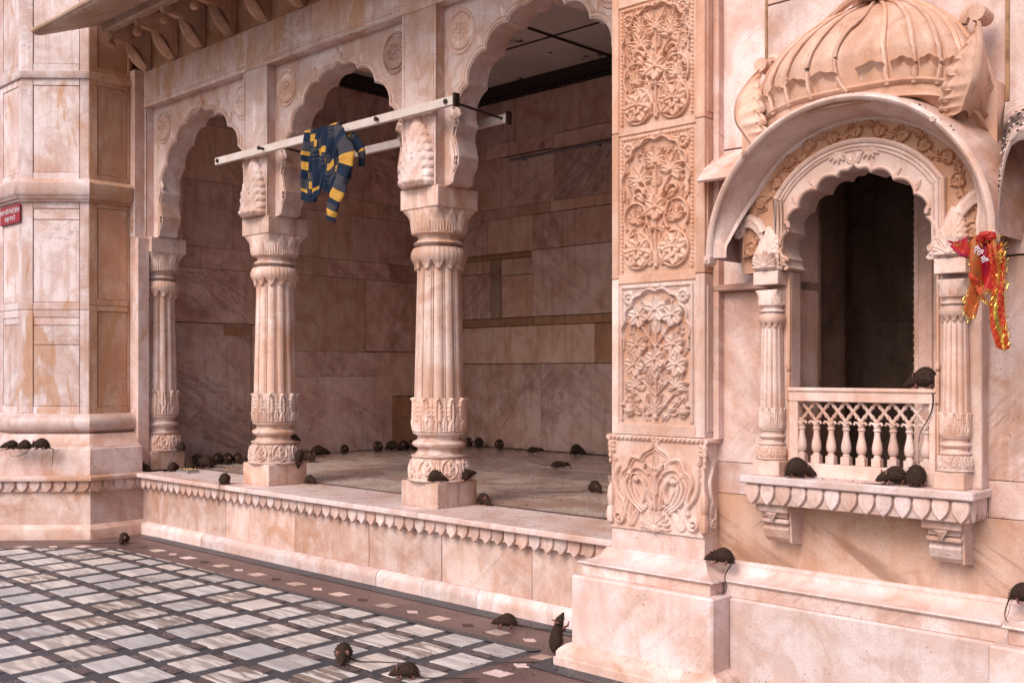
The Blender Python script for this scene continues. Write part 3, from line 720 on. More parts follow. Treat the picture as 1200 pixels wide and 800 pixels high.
# acanthus leaf carved on the lower part of each pier
def acanthus(cx, z0, w, h, y, depth, parent, mat='front', px=.004, skew=1):
    c = Canvas(w*1.25, h*1.12, px, z0=-h*.06)
    X, Z = c.X, c.Z
    t = np.clip(Z/h, 0, 1)
    half = w*.5*np.clip(np.where(t < .12, .90+.8*t, 1.0-.10*t-.78*np.clip((t-.35)/.65, 0, 1)**1.5), 0.02, 2)
    ser = 1+.11*np.abs(np.sin(t*PI*8.5+np.where(X > 0, .4, 0)))-.04
    q = np.abs(X+.01*skew*np.sin(t*6))/(half*ser)
    prof = np.sqrt(np.clip(1-q**2.6, 0, 1))
    bulge = .35+.65*np.sin(np.clip(1-t, 0, 1)**.7*PI*.62)
    fr = 1-.10*np.abs(np.sin((t*6.5-q*2.4)*PI))*np.clip(q*1.4, 0, 1)-.05*np.abs(np.sin(q*14))       # fronds
    mid = 1-.22*np.exp(-(np.abs(X)/(w*.05))**2)*np.clip(1.3-t, 0, 1)
    ins = (Z > 0) & (Z < h) & (q < 1)
    Hh = depth*prof*bulge*fr*mid+.006
    lip = np.exp(-((t-.07)/.06)**2)*depth*.35*prof                # rolled bottom edge
    c.put(np.where(ins, Hh+lip, 0))
    for s_ in (-1, 1):
        for k in range(5):
            tt = .12+.16*k; hw = float(np.interp(tt, [0, .35, 1], [.45, .48, .12]))*w
            c.leaf(s_*hw*.55, tt*h, PI/2-s_*.75, .15*h, .022*h/.45, depth*(.62-.30*tt), groove=.5)
    c.spiral(0, h*.42, .03*w/.36, 0, 1.2, .008*w/.36, depth*.95)
    o = MB().grid(c.plane_grid(y, cx, z0), mask=c.mask()).obj('acanthus_leaf', mat, parent)
    return o
acanthus(-7.875, 2.945, .37, .52, PY0+.012, .085, arc)
acanthus(-5.725, 2.945, .37, .52, PY0+.012, .085, arc)
c = Canvas(.10, .5, .0035, z0=0)
c.stroke(catmull([(0, 0), (.02, .08), (-.015, .18), (.02, .3), (-.01, .4)], 6), .01, .012); c.leaf(.0, .08, .9, .06, .016, .016); c.leaf(0, .2, 2.3, .06, .016, .016); c.leaf(.01, .3, .9, .06, .016, .016)
c.spiral(0, .04, .03, 0, 1.3, .008, .014)
MB().grid(c.plane_grid(4.9605, -9.92, 2.99), mask=c.mask()).obj('carved_mark', 'carved', arc)

# ------------------------------------------------------------------ columns
def lookup(c):
    def f(p, t):
        i = (p*.5+.5)*(c.nx-1); j = t*(c.nz-1); i0 = int(min(c.nx-2, i)); j0 = int(min(c.nz-2, j)); a, b_ = i-i0, j-j0
        H = c.H; return (H[i0, j0]*(1-a)+H[i0+1, j0]*a)*(1-b_)+(H[i0, j0+1]*(1-a)+H[i0+1, j0+1]*a)*b_
    return f
c = Canvas(.177, .165, .0016, z0=0)
for s_ in (-1, 1):
    c.stroke(catmull([(0, .012), (s_*.03, .03), (s_*.058, .07), (s_*.055, .115), (s_*.03, .145), (0, .158)], 6), .0065, .013)
    c.spiral(s_*.024, .05, .018, -PI/2, 1.2, .005, .012, sgn=s_); c.leaf(0, .07, PI/2-s_*.7, .05, .012, .014)
    c.leaf(s_*.0885, .0, PI/2, .10, .026, .015, lobes=4); c.leaf(s_*.0885, .075, PI/2, .075, .022, .012); c.leaf(s_*.065, .02, PI/2+s_*.4, .045, .010, .012)
    c.stroke(catmull([(s_*.0885, .16), (s_*.07, .135), (s_*.062, .10)], 5), .004, .010)
c.leaf(0, .03, PI/2, .085, .015, .016); c.dome(0, .125, .016, .014); c.stroke([(-.0885, .158), (.0885, .158)], .006, .010); c.stroke([(-.0885, .004), (.0885, .004)], .007, .010)
BELL = lookup(c)
c = Canvas(.098, .25, .0016, z0=0)
c.leaf(0, .055, PI/2, .20, .044, .022, lobes=6, groove=.5, tip=.75)
for s_ in (-1, 1): c.leaf(s_*.049, .0, PI/2, .135, .026, .016, lobes=4, groove=.6); c.leaf(s_*.049, .12, PI/2, .09, .016, .010)
c.leaf(0, -.01, PI/2, .10, .030, .020, groove=.5); c.dome(0, .238, .012, .034); c.stroke([(-.049, .004), (.049, .004)], .006, .012)
LEAF = lookup(c)
def sqr(a, s): return s/max(abs(math.cos(a)), abs(math.sin(a)))
def column(cx, cy, z0, H, S, label, mats='column', square=.2, half_parent=None, group=None, ab=True, name='column'):
    """H = height from plinth foot to abacus top (design height 2.34); S = radial scale."""
    if half_parent is None: t = thing(name, (cx, cy, z0), label, 'column', group); par = t
    else:
        par = half_parent
    kz = H/2.34
    N = 120
    def zz(z): return z0+z*kz
    def ring_grid(fn, z_a, z_b, n, N=N):
        P = np.zeros((n, N, 3))
        for i, z in enumerate(np.linspace(z_a, z_b, n)):
            tt = (z-z_a)/(z_b-z_a)
            for k in range(N):
                a = 2*PI*k/N; r = fn(a, tt)*S; P[i, k] = (cx+r*math.cos(a), cy+r*math.sin(a), zz(z))
        return P
    fa = 12
    def ph(a): return ((a*fa/(2*PI)) % 1.0-.5)*2      # -1..1 across each of the 12 leaves
    first = None
    def mk(m, nm, mat=mats, angle=40):
        nonlocal first
        o = m.obj(nm, mat, par, angle)
        return o
    s = square*S
    if half_parent is None: mk(MB().box(cx-s, cx+s, cy-s, cy+s, zz(0), zz(.185), b=.005), 'plinth')
    # carved bell base
    def bell(a, t):
        r0 = .217-.02*t+.012*math.sin(t*PI)-.02*max(0, t-.85)/.15
        p = ((a*8/(2*PI)) % 1.0-.5)*2; o = BELL(p, t)*1.15
        return r0+o
    b = bell
    P = ring_grid(b, .195, .36, 34, 288)
    mk(MB().grid(P, wrapv=True), 'carved_base')
    m = MB()
    prof = [(.185, .232), (.195, .24), (.20, .225)]
    m.lathe([((z)*kz, r*S) for z, r in prof], 48, (cx, cy, z0), cap=False)
    prof = [(.36, .205), (.365, .213), (.375, .213), (.38, .185), (.40, .165), (.425, .160), (.43, .175), (.445, .20), (.46, .205), (.475, .195), (.485, .17), (.50, .162), (.52, .168), (.53, .195), (.545, .20), (.55, .19)]
    m.lathe([((z)*kz, r*S) for z, r in prof], 12, (cx, cy, z0), smooth=False, poly=True)
    mk(m, 'base_moulding')
    # lower leaf collar
    def collar(a, t):
        return .186+.010*math.sin(min(1, t*3)*PI/2)-.014*t+LEAF(ph(a), t)*1.1
    mk(MB().grid(ring_grid(collar, .55, .80, 44, 288), wrapv=True), 'leaf_collar')
    def flute(a, t):
        R = .188-.026*t
        u = abs(math.sin(a*fa/2)); r = R*(.905+.095*max(0, (u-.27)/.73)**.42)
        if u < .12: r = R*.965
        elif u < .27: r = R*.885
        return r
    mk(MB().grid(ring_grid(flute, .74, 1.80, 8, 360), wrapv=True), 'shaft', angle=75)
    # upper leaf ring with drooping tips
    def droop(a, t):
        q = abs(ph(a)); bulge = .188+.022*math.sin(min(1, max(0, (t-.3)/.7))*PI)
        edge = .42*(1-q**1.6)
        if t < .42 and t < .42-edge*1.0+.02: return .150
        return bulge-.01*(1-t)+.006*abs(math.cos(ph(a)*PI*1.5))
    P = ring_grid(droop, 1.735, 1.905, 26)
    mk(MB().grid(P, wrapv=True), 'leaf_ring', angle=60)
    m = MB()
    prof = [(1.90, .17), (1.915, .162), (1.925, .178), (1.94, .194), (1.955, .178), (1.965, .16), (1.985, .158), (2.0, .165), (2.01, .205), (2.022, .207), (2.025, .195)]
    m.lathe([((z)*kz, r*S) for z, r in prof], 12, (cx, cy, z0), smooth=False, poly=True)
    mk(m, 'neck_moulding')
    def cap(a, t):
        r = .192+.028*t**.7+.012*max(0, t-.7)/.3
        sq = sqr(a, square*1.0)*.985
        k = max(0, (t-.45)/.55)**2
        r = min(r*(1-k)+min(sq, .27)*k, sq)
        q = abs(ph(a*1.0)); r += .007*abs(math.cos(ph(a)*PI*2.5))*(1-t)
        w_ = 1-((t-.1)/.9)**2 if t > .1 else 1
        if q < w_: r += .006
        return r
    mk(MB().grid(ring_grid(cap, 2.02, 2.19, 16), wrapv=True), 'capital', angle=50)
    sa = s*1.03
    if ab: mk(MB().box(cx-sa, cx+sa, cy-sa, cy+sa, zz(2.188), zz(2.34)-.001, b=.005), 'abacus')
    return par
COLY = 5.27
column(-7.86, COLY, LZ, 2.34, 1.0, 'fluted marble column under the left end of the white drying bar, second from the tower', square=.2, group='fluted columns of the arcade')
column(-5.71, COLY, LZ, 2.34, 1.0, 'largest fluted marble column, nearest the carved flat pillar, with a rat on its plinth', square=.2, group='fluted columns of the arcade')
column(-9.93, COLY, LZ, 2.34, .92, 'fluted marble half column set against the tower corner, leftmost of the three', square=.2, group='fluted columns of the arcade')
MB().box(-10.24, -9.79, 4.962, 5.083, LZ+.002, 2.93, b=.004).obj('pilaster', 'front', arc)
MB().box(-10.24, -9.86, 4.962, 5.5, 2.931, 4.61, b=.004).obj('pilaster', 'front_cement', arc)

# ------------------------------------------------------------------ upper wall, eave and brackets
up = thing('upper_wall', (-7, 5.3, 4.6), 'stone wall band above the arches behind the eave brackets', 'wall')
for a, b_ in zip(np.arange(-10.2, -3.4, .86), np.arange(-10.2, -3.4, .86)+.86):
    MB().box(a+.002, min(b_, -3.46)-.002, 5.10, 5.5, 4.602, 5.15, b=.003).obj('stone', 'bracket', up)
MB().box(-10.3, -3.0, 5.08, 5.6, 5.46, 7.4, b=.01).obj('stone', 'front', up)
MB().box(-10.3, -3.0, 5.5, 5.58, 4.602, 5.455, b=.01).obj('backing', 'front', up)
ev = thing('eave', (-7, 4.4, 4.75), 'wide sloping stone eave with rolled lip and carved brackets under it, upper left', 'eave')
xe0 = -9.87
for a, b_ in zip([xe0, -9.15, -8.2, -7.2, -6.2, -5.2, -4.2], [-9.15, -8.2, -7.2, -6.2, -5.2, -4.2, -3.2]):
    MB().prism([(3.99, 4.725), (3.97, 4.745), (3.965, 4.765), (3.98, 4.79), (4.02, 4.80), (5.10, 5.24), (5.10, 5.165), (4.05, 4.735)], a+.0015, b_-.0015, 'x').obj('eave_slab', 'eave', ev)
MB().tube([(xe0-.002, 3.975, 4.762), (-3.2, 3.975, 4.762)], .024, 8, up=(0, 0, 1)).obj('rolled_lip', 'eave', ev)
MB().prism([(4.60, 4.965), (4.60, 4.90), (4.63, 4.885), (4.66, 4.90), (4.70, 4.90), (4.70, 5.005)], -9.82, -3.2, 'x').obj('beam', 'eave', ev)
bx = [-9.80, -9.27, -8.76, -8.23, -7.70, -7.17, -6.64, -6.11, -5.58, -5.05, -4.52]
for x in bx:
    br = MB().prism([(5.10, 4.605), (5.04, 4.62), (5.02, 4.67), (5.0, 4.72), (4.96, 4.79), (4.86, 4.83), (4.76, 4.845), (4.68, 4.85), (4.66, 4.90), (4.66, 4.99), (5.10, 5.14)], x-.035, x+.035, 'x').obj('eave_bracket', 'bracket', ev)
    # curved reeded leaf on the nose
    P = np.zeros((12, 17, 3))
    for i, t in enumerate(np.linspace(0, 1, 12)):
        cy_ = 5.05-.05*math.sin(t*PI)-.20*t*t; cz_ = 4.615+.25*t-.02*math.sin(t*PI)
        for k, q in enumerate(np.linspace(-1, 1, 17)):
            ww = .062*math.sin(PI*min(.97, .14+t*.84))**.7; bb = .070*math.sin(PI*min(.97, .1+t*.85))**.6
            P[i, k] = (x+q*ww, cy_-bb*math.cos(q*PI/2)*.8-.010*abs(math.cos(q*PI*2.5)), cz_-bb*math.cos(q*PI/2)*.5)
    MB().grid(P, smooth=True).obj('leaf', 'bracket', br)
    m = MB().prism([(5.08, 4.64), (5.03, 4.66), (4.99, 4.75), (4.93, 4.82), (4.74, 4.88), (4.70, 4.93), (5.08, 5.09)], x-.041, x+.041, 'x')
    m.tube([(x, 4.70, 4.90), (x, 4.70, 4.80)], .018, 8)
    m.lathe([(0, .005), (.006, .02), (.02, .036), (.045, .040), (.065, .030), (.075, .016), (.09, .02)], 12, (x, 4.69, 4.745))
    m.obj('pendant', 'bracket', br)
    m = MB().box(x+.041, x+.049, 4.74, 5.08, 4.99, 5.01, b=.002); m.box(x+.041, x+.049, 5.06, 5.08, 4.66, 4.99, b=.002); m.box(x+.041, x+.047, 5.03, 5.04, 4.70, 4.97, b=.002); m.obj('frame', 'bracket', br)

# ================================================================== TOWER
A_ = Vector((-10.41, 4.08)); Bc = Vector((-9.95, 4.54))
TP = [Vector((-11.4, 4.58)), Vector((-10.95, 4.08)), A_, Bc, Vector((-9.95, 4.958))]
def offs(e):
    out = []
    for i, p in enumerate(TP):
        ns = []
        for a, b_ in ((i-1, i), (i, i+1)):
            if a < 0 or b_ >= len(TP): continue
            d = (TP[b_]-TP[a]).normalized(); ns.append(Vector((d.y, -d.x)))
        if len(ns) == 1: out.append(p+ns[0]*e)
        else:
            h = (ns[0]+ns[1]).normalized(); out.append(p+h*(e/max(.3, h.dot(ns[0]))))
    return out
tow = thing('tower', (-10.6, 4.9, 0), 'octagonal marble tower with panelled faces and ochre stains at the left edge', 'tower')
def tprism(e, z0, z1, nm, mat, seg=None, mats=None):
    o = offs(e); i = offs(-.25)
    for k in range(4) if seg is None else seg:
        a, b_, c_, d_ = o[k], o[k+1], i[k+1], i[k]
        MB().prism([(p.x, p.y) for p in (a, b_, c_, d_)], z0, z1, 'z').obj(nm, (mats[k] if mats else mat), tow)
def tmould(prof, nm, mat, joint=True, mats=None):   # prof list of (e,z)
    rings = [offs(e) for e, z in prof]
    for k in range(4):
        P = np.zeros((len(prof), 2, 3))
        for i, (e, z) in enumerate(prof):
            P[i, 0] = (*rings[i][k], z); P[i, 1] = (*rings[i][k+1], z)
        m = MB().grid(P, smooth=True)
        if k == 3:      # closed end where it dies into the arcade
            m.add([tuple(q) for q in P[:, 1]]+[(-10.05, 4.958, prof[-1][1]), (-10.05, 4.958, prof[0][1])], [tuple(range(len(prof)+2))])
        m.obj(nm, mats[k] if mats else mat, tow, angle=40)
TM = ['tower', 'tower', 'tower', 'tower_shade_side']  # last face takes the shaded copy of the marble
structure_core = offs(-.014)
MB().prism([(p.x, p.y) for p in structure_core]+[(-9.964, 4.99), (-10.3, 4.99), (-11.6, 5.6)], 0, 7.4, 'z').obj('core', 'grout', tow)
tprism(.30, .12, .56, 'base_slab', 'plinth', mats=['plinth']*4)
tmould([(.30, .14), (.31, .135), (.325, .12), (.35, .10), (.36, .05), (.36, 0)], 'base_moulding', 'plinth')
tprism(.325, .455, .562, 'petal_backing', 'plinth')
tmould([(.0, .603), (.36, .603), (.375, .595), (.38, .58), (.375, .56), (.3, .558)], 'ledge', 'plinth')
o_ = offs(.325)
for k, n in ((1, 8), (2, 9), (3, 5)):
    a, b_ = o_[k], o_[k+1]
    petals(tow, a, b_, .558, n if k != 2 else 8, .103, .108, .020, 'front')
tmould([(.26, .60), (.262, .84), (.258, .852), (.23, .858), (.225, .87)], 'step_block', 'front')
tmould([(.235, .855), (.22, .862), (.20, .88), (.17, .91), (.13, .95), (.11, .985), (.05, .99)], 'talus_moulding', 'front')
pr = [(.0, .985), (.04, .985), (.05, 1.0)]
for t in np.linspace(-PI/2, PI/2, 11): pr.append((.05+.075*math.cos(t), 1.085+.082*math.sin(t)))
pr += [(.03, 1.17), (.02, 1.178), (0, 1.18)]
tmould(pr, 'torus_moulding', 'white', mats=['white', 'white', 'white', 'plinth'])
crn = [(.0, 3.24), (.03, 3.245), (.035, 3.265), (.055, 3.27), (.06, 3.285), (.075, 3.30), (.085, 3.315), (.09, 3.40), (.088, 3.42), (.05, 3.455), (.0, 3.47)]
tmould(crn, 'string_moulding', 'tower', mats=TM)
tmould([(0, 4.445), (.02, 4.447), (.024, 4.455), (.024, 4.515), (.0, 4.525)], 'string_moulding', 'tower', mats=TM)
tmould([(0, 6.4), (.05, 6.42), (.09, 6.5), (.0, 6.6)], 'string_moulding', 'tower', mats=TM)
# panelled faces
def face_T(k):
    a, b_ = TP[k], TP[k+1]; d = (b_-a).normalized(); nrm = Vector((d.y, -d.x))
    return lambda p: Vector((a.x+d.x*p.x-nrm.x*p.y, a.y+d.y*p.x-nrm.y*p.y, p.z)), (b_-a).length
def tpanel(k, z0, z1, u0, u1, mat, splits=()):
    T, L = face_T(k); g = .0022
    def bx_(a, b_, y0, y1, c, d, nm, bb=.0025):
        MB().box(a, b_, y0, y1, c, d, b=bb, T=T).obj(nm, mat, tow)
    bx_(0.001, u0*L-g, -.0, .05, z0, z1, 'stile'); 
    bx_(u1*L+g, L-.001, -.0, .05, z0, z1, 'stile')
    bx_(u0*L+g, u1*L-g, -.001, .05, z0, z0+.07, 'rail'); bx_(u0*L+g, u1*L-g, -.001, .05, z1-.07, z1, 'rail')
    zs = [z0+.07]+list(splits)+[z1-.07]
    for c, d in zip(zs[:-1], zs[1:]): bx_(u0*L+.0045, u1*L-.0045, .005, .05, c+.003, d-.003, 'panel', .004)
for k, u0, u1 in ((0, .1, .9), (1, .14, .86), (2, .17, .86), (3, .085, .36)):
    if k == 3:
        # only the part in front of the arcade is panelled
        T, L = face_T(3)
        def q(a, b_, c, d, y0, nm):
            MB().box(a, b_, y0, .05, c, d, b=.003, T=T).obj(nm, 'tower_shade_side', tow)
        for c, d in ((1.18, 2.235), (2.24, 3.25), (3.46, 4.45), (4.52, 6.45)):
            q(.001, .085, c, d, 0, 'stile'); q(.087, .395, c, c+.06, -.001, 'rail'); q(.087, .395, d-.05, d, -.001, 'rail')
            q(.093, .39, c+.064, d-.054, .007, 'panel'); q(.398, .417, c, d, .004, 'stile')
        continue
    tpanel(k, 1.18, 2.19, u0, u1, 'tower', (1.85, 2.04) if k == 2 else (2.05,))
    tpanel(k, 2.195, 3.25, u0, u1, 'tower', (3.06,) if k != 2 else (3.07,))
    tpanel(k, 3.46, 4.45, u0, u1, 'tower'); tpanel(k, 4.52, 6.45, u0, u1, 'tower')
# sign on the left face
sg = thing('sign', (-10.62, 4.07, 3.13), 'small red sign with two lines of white lettering on the left face of the tower', 'sign')
MB().box(-10.885, -10.40, 4.058, 4.07, 3.045, 3.225, b=.002).obj('board', 'signred', sg)
def text(parent, body, loc, rot, size, mat, ext=.001, sx=1.0, name='lettering', align='CENTER'):
    cu = bpy.data.curves.new('t', 'FONT'); cu.body = body; cu.size = size; cu.extrude = ext; cu.align_x = align; cu.align_y = 'CENTER'; cu.offset = size*.012
    to = bpy.data.objects.new('t', cu); COL.objects.link(to)
    dg = bpy.context.evaluated_depsgraph_get(); me = bpy.data.meshes.new_from_object(to.evaluated_get(dg)); bpy.data.objects.remove(to)
    me.name = name; me.materials.clear(); me.materials.append(M[mat])
    o = bpy.data.objects.new(name, me); COL.objects.link(o); o.parent = parent
    pw = parent_world(parent); o.location = Vector(loc)-pw; o.rotation_euler = rot; o.scale = (sx, 1, 1)
    return o
text(sg, 'कृपया मंदिर में फोटो खींचना', (-10.64, 4.057, 3.165), (PI/2, 0, 0), .062, 'letter', sx=.78)
text(sg, 'सख्त मना है', (-10.64, 4.057, 3.095), (PI/2, 0, 0), .062, 'letter', sx=.9)
# what shows beyond the tower
bw = thing('pink_building', (-15.5, 6.5, 0), 'pink painted wall with brown door seen past the tower at the left edge', 'building')
MB().box(-19, -12.4, 6.2, 6.5, 0, 8).obj('wall', 'pinkwall', bw)
MB().box(-16, -12.6, 6.12, 6.2, .95, 2.9, b=.01).obj('door', 'door', bw)
m = MB(); m.tube([(-16, 6.0, 1.55), (-12.6, 6.0, 1.55)], .02, 6); m.tube([(-16, 6.0, 1.33), (-12.6, 6.0, 1.33)], .02, 6)
for x in (-15.5, -14, -12.7): m.tube([(x, 6.0, 0), (x, 6.0, 1.56)], .02, 6)
tag(m.obj('handrail', 'steel'), 'steel handrail in front of the brown door at the left edge', 'rail')

# ================================================================== CARVED PILLAR
PLX0, PLX1, PLY = -3.47, -2.88, 4.475
pil = thing('carved_pillar', (-3.175, 4.7, 0), 'broad square marble pillar with carved flower panels and bird frieze between arcade and window', 'pillar')
def ring_mould(x0, x1, y0, yb, prof, nm, mat, parent):
    # stepped moulding on left/front/right of a block; prof = (offset, z)
    n = len(prof); P = np.zeros((n, 4, 3))
    for i, (e, z) in enumerate(prof):
        P[i] = [(x0-e, yb, z), (x0-e, y0-e, z), (x1+e, y0-e, z), (x1+e, yb, z)]
    m = MB()
    for k in range(3): m.grid(P[:, k:k+2], smooth=True)
    return m.obj(nm, mat, parent, angle=38)
yb = 5.2
ring_mould(PLX0, PLX1, PLY, yb, [(.15, .13), (.175, .12), (.2, .10), (.215, .08), (.215, .055), (.225, .05), (.225, 0)], 'foot_moulding', 'plinth', pil)
MB().box(-3.62, -2.73, 4.31, yb, .115, .495, b=.010).obj('base_block', 'white', pil)
MB().box(PLX0-.115, PLX1+.105, PLY-.115, yb, .494, .556, b=.004).obj('base_step', 'front', pil)
pr = [(.13, .556), (.135, .562), (.13, .57)]
for t in np.linspace(0, PI/2, 9): pr.append((.03+.10*(1-math.sin(t)), .57+.062*(1-math.cos(t))**.9))
pr += [(.025, .634), (.02, .645), (.0, .646)]
ring_mould(PLX0, PLX1, PLY, yb, pr, 'talus_moulding', 'white', pil)
MB().box(PLX0, PLX1, PLY, yb, .64, .755, b=.004).obj('shaft_foot', 'front', pil)
MB().box(PLX0+.012, PLX1-.012, PLY+.012, yb, .74, 4.6, b=.002).obj('core', 'carved', pil)
# frieze and panels
PCX = (PLX0+PLX1)/2
def swan(c, s):
    # crested bird facing the middle
    body = catmull([(s*.145, .30), (s*.175, .25), (s*.17, .19), (s*.12, .135), (s*.075, .12)], 6)
    for k in range(4):
        pts = catmull([(s*(.165-.012*k), .30-.02*k), (s*(.195-.03*k), .24-.012*k), (s*(.165-.03*k), .165-.004*k), (s*(.085-.012*k), .10+.012*k)], 6)
        c.stroke(pts, .014-.0015*k, .022-.003*k, .008)
    c.stroke(catmull([(s*.075, .16), (s*.06, .21), (s*.075, .26), (s*.11, .285), (s*.135, .27)], 6), .016, .028, .010)
    c.dome(s*.12, .272, .024, .032); c.dome(s*.165, .30, .02, .026)
    c.stroke(catmull([(s*.16, .30), (s*.13, .33), (s*.08, .325), (s*.045, .30)], 5), .010, .022, .006)
    c.spiral(s*.118, .275, .034, 0 if s > 0 else PI, .9, .007, .03, sgn=s)
def frieze(w, full=True):
    c = Canvas(w, .50, .0026, z0=0)
    c.put(np.where((c.Z < .012), .010, 0.0)+0*c.X)
    # rope at the top
    c.stroke([(-w/2, .487), (w/2, .487)], .014, .020, rope=.028)
    for s in (-1, 1):
        if full:
            pts = catmull([(s*.012, .475), (s*.02, .44), (s*.07, .415), (s*.09, .395), (s*.10, .38), (s*.15, .385), (s*.175, .35), (s*.185, .325), (s*.215, .30), (s*.225, .26), (s*.21, .22), (s*.195, .17), (s*.205, .11)], 6)
            c.stroke(pts, .011, .020); c.stroke([(x-s*.014, z-.012) for x, z in pts], .006, .012)
            S = catmull([(s*.24, .33), (s*.262, .27), (s*.245, .20), (s*.20, .14), (s*.19, .085), (s*.215, .045)], 6)
            c.stroke(S, .014, .024, .012)
            c.spiral(s*.235, .062, .036, PI if s > 0 else 0, 1.4, .009, .024, sgn=s)
            for z, a in ((.36, .6), (.30, .2), (.24, -.3)): c.leaf(s*.26, z, PI/2-s*a, .05, .014, .016)
            swan(c, s)
            for a, L in ((.3, .085), (.75, .075), (1.2, .06)): c.leaf(s*.155, .02, PI/2-s*(a-.6), L*1.5, .022, .018, curl=s*.25)
            c.leaf(s*.02, .12, PI/2-s*.5, .075, .02, .024); c.leaf(s*.035, .16, PI/2-s*.25, .075, .016, .022)
            c.leaf(s*.01, .32, PI/2-s*1.0, .07, .018, .024, curl=s*.3)
            c.stroke(catmull([(s*.01, .30), (s*.03, .34), (s*.06, .36), (s*.07, .335)], 5), .008, .022)
            c.dome(s*.012, .335, .012, .026)
            c.stroke(catmull([(s*.01, .20), (s*.015, .25), (s*.035, .285)], 5), .007, .02)
    if full:
        c.leaf(0, .33, PI/2, .09, .028, .026); c.dome(0, .40, .012, .02)
        c.stroke([(0, .12), (0, .33)], .009, .022)
        for k in range(11):
            a = PI*(k+.0)/10; c.leaf(0, .018, a, .095, .017, .022+.003*(k % 2))
        for k in range(7):
            a = PI*k/6; c.leaf(0, .018, a, .06, .015, .030)
        c.dome(0, .018, .025, .036)
        for k in range(3): c.dome(-w/2+.015+.0*k, .46-.022*k, .016, .018); c.dome(w/2-.015, .46-.022*k, .016, .018)
    return c
FZ = .755
c = frieze(.59)
MB().grid(c.plane_grid(PLY, PCX, FZ), smooth=True).obj('bird_frieze', 'carved_pale', pil, angle=60)
MB().box(PLX0+.001, PLX1-.001, PLY+.0015, yb, FZ-.001, FZ+.50, b=.001).obj('frieze_block', 'carved_pale', pil)
m = MB().tube([(PLX0-.012, PLY-.012, FZ+.487), (PLX0-.012, 4.9, FZ+.487)], .016, 8); m.tube([(PLX1+.008, PLY-.01, FZ+.487), (PLX1+.008, 4.62, FZ+.487)], .016, 8)
for s, xx in ((-1, PLX0), (1, PLX1)):
    for k in range(4): m.ball((xx+s*.004, PLY-.004, FZ+.45-.03*k), .016-.002*k, 8, (1, 1, 1.5))
    m.ball((xx+s*.0, PLY-.004, FZ+.17), .022, 8, (1, 1, 3.2)); m.ball((xx, PLY-.006, FZ+.07), .026, 8, (1, 1, 2.2))
m.obj('rope_and_corner_leaves', 'carved_pale', pil)
# right side face of the frieze
c = Canvas(.13, .48, .0032, x0=0)
pts = catmull([(.012, .43), (.06, .36), (.035, .28), (.05, .2), (.085, .12), (.06, .04)], 6); c.stroke(pts, .010, .016, .008); c.spiral(.06, .06, .03, 0, 1.3, .008, .018)
c.leaf(.03, .02, 1.4, .16, .022, .014, lobes=3); c.leaf(.05, .3, 1.2, .1, .016, .012)
MB().grid(np.stack([PLX1+c.H, PLY+.005+c.X, c.Z+FZ], -1), mask=c.mask()).obj('side_carving', 'carved_pale', pil)
c = Canvas(.20, .30, .0032, x0=0)
c.spiral(.05, .07, .045, 0, 1.4, .011, .035); c.stroke(catmull([(.02, .1), (.03, .2), (.0, .27)], 5), .014, .03, .01); c.leaf(.02, .02, 1.4, .2, .03, .03)
MB().grid(np.stack([PLX0-c.H, PLY+.0+c.X, c.Z+FZ], -1), mask=c.mask()).obj('side_carving', 'carved_pale', pil)

def arch_border(c, hw, zb, ztop, w=.008, h=.016, lobes=4):
    # cusped arch of relief lobes: from (-hw,zb) up to (0,ztop)
    out = []
    for s in (-1, 1):
        P0 = [(s*hw, zb-.05), (s*hw, zb)]
        key = []
        for k in range(lobes+1):
            a = PI/2*k/lobes; key.append((s*hw*math.cos(a)**.8 if k < lobes else 0, zb+(ztop-zb)*math.sin(a)))
        pts = list(P0)
        for a, b_ in zip(key[:-1], key[1:]):
            a, b_ = np.array(a), np.array(b_); d = b_-a; L = np.hypot(*d)+1e-9; n = np.array([-d[1], d[0]])/L*(1 if s < 0 else -1)
            pts += [tuple(a+d*t+n*.22*L*math.sin(PI*t)) for t in np.linspace(0, 1, 8)]
        c.stroke(pts, w, h); out.append(pts)
    return out
def frame(c, w, h, m=.022, rope=True):
    a, b_ = w/2-m, h-m
    for p, q in (((-a, m), (-a, b_)), ((a, m), (a, b_)), ((-a, b_), (a, b_))): c.stroke([p, q], .009, .012, rope=.022 if rope else 0)
    for p, q in (((-a+.018, m), (-a+.018, b_-.018)), ((a-.018, m), (a-.018, b_-.018)), ((-a+.018, b_-.018), (a-.018, b_-.018))): c.stroke([p, q], .004, .005)
def spandrel_fill(c, hw, zb, ztop, edge, hgt, w, h, m):
    # field outside the arch stands higher than the sunk field inside
    zz = np.clip((c.Z-zb)/(ztop-zb), 0, 1); lim = hw*np.sqrt(np.clip(1-zz**2, 0, 1))
    out = ((c.Z > zb) & (np.abs(c.X) > lim+.004)) | (np.abs(c.X) > hw+.012) | (c.Z > ztop+.004)
    c.H += np.where(out, hgt, 0)
def lily(c, x, z, a, s=1.0, h=.022, n=5):
    for k in range(n):
        d = (k-(n-1)/2)*.55; c.leaf(x, z, a+d, (.070-.008*abs(d))*s, .020*s, h*(1-.12*abs(d)), curl=.25*np.sign(d))
    c.dome(x, z, .016*s, h*1.1)
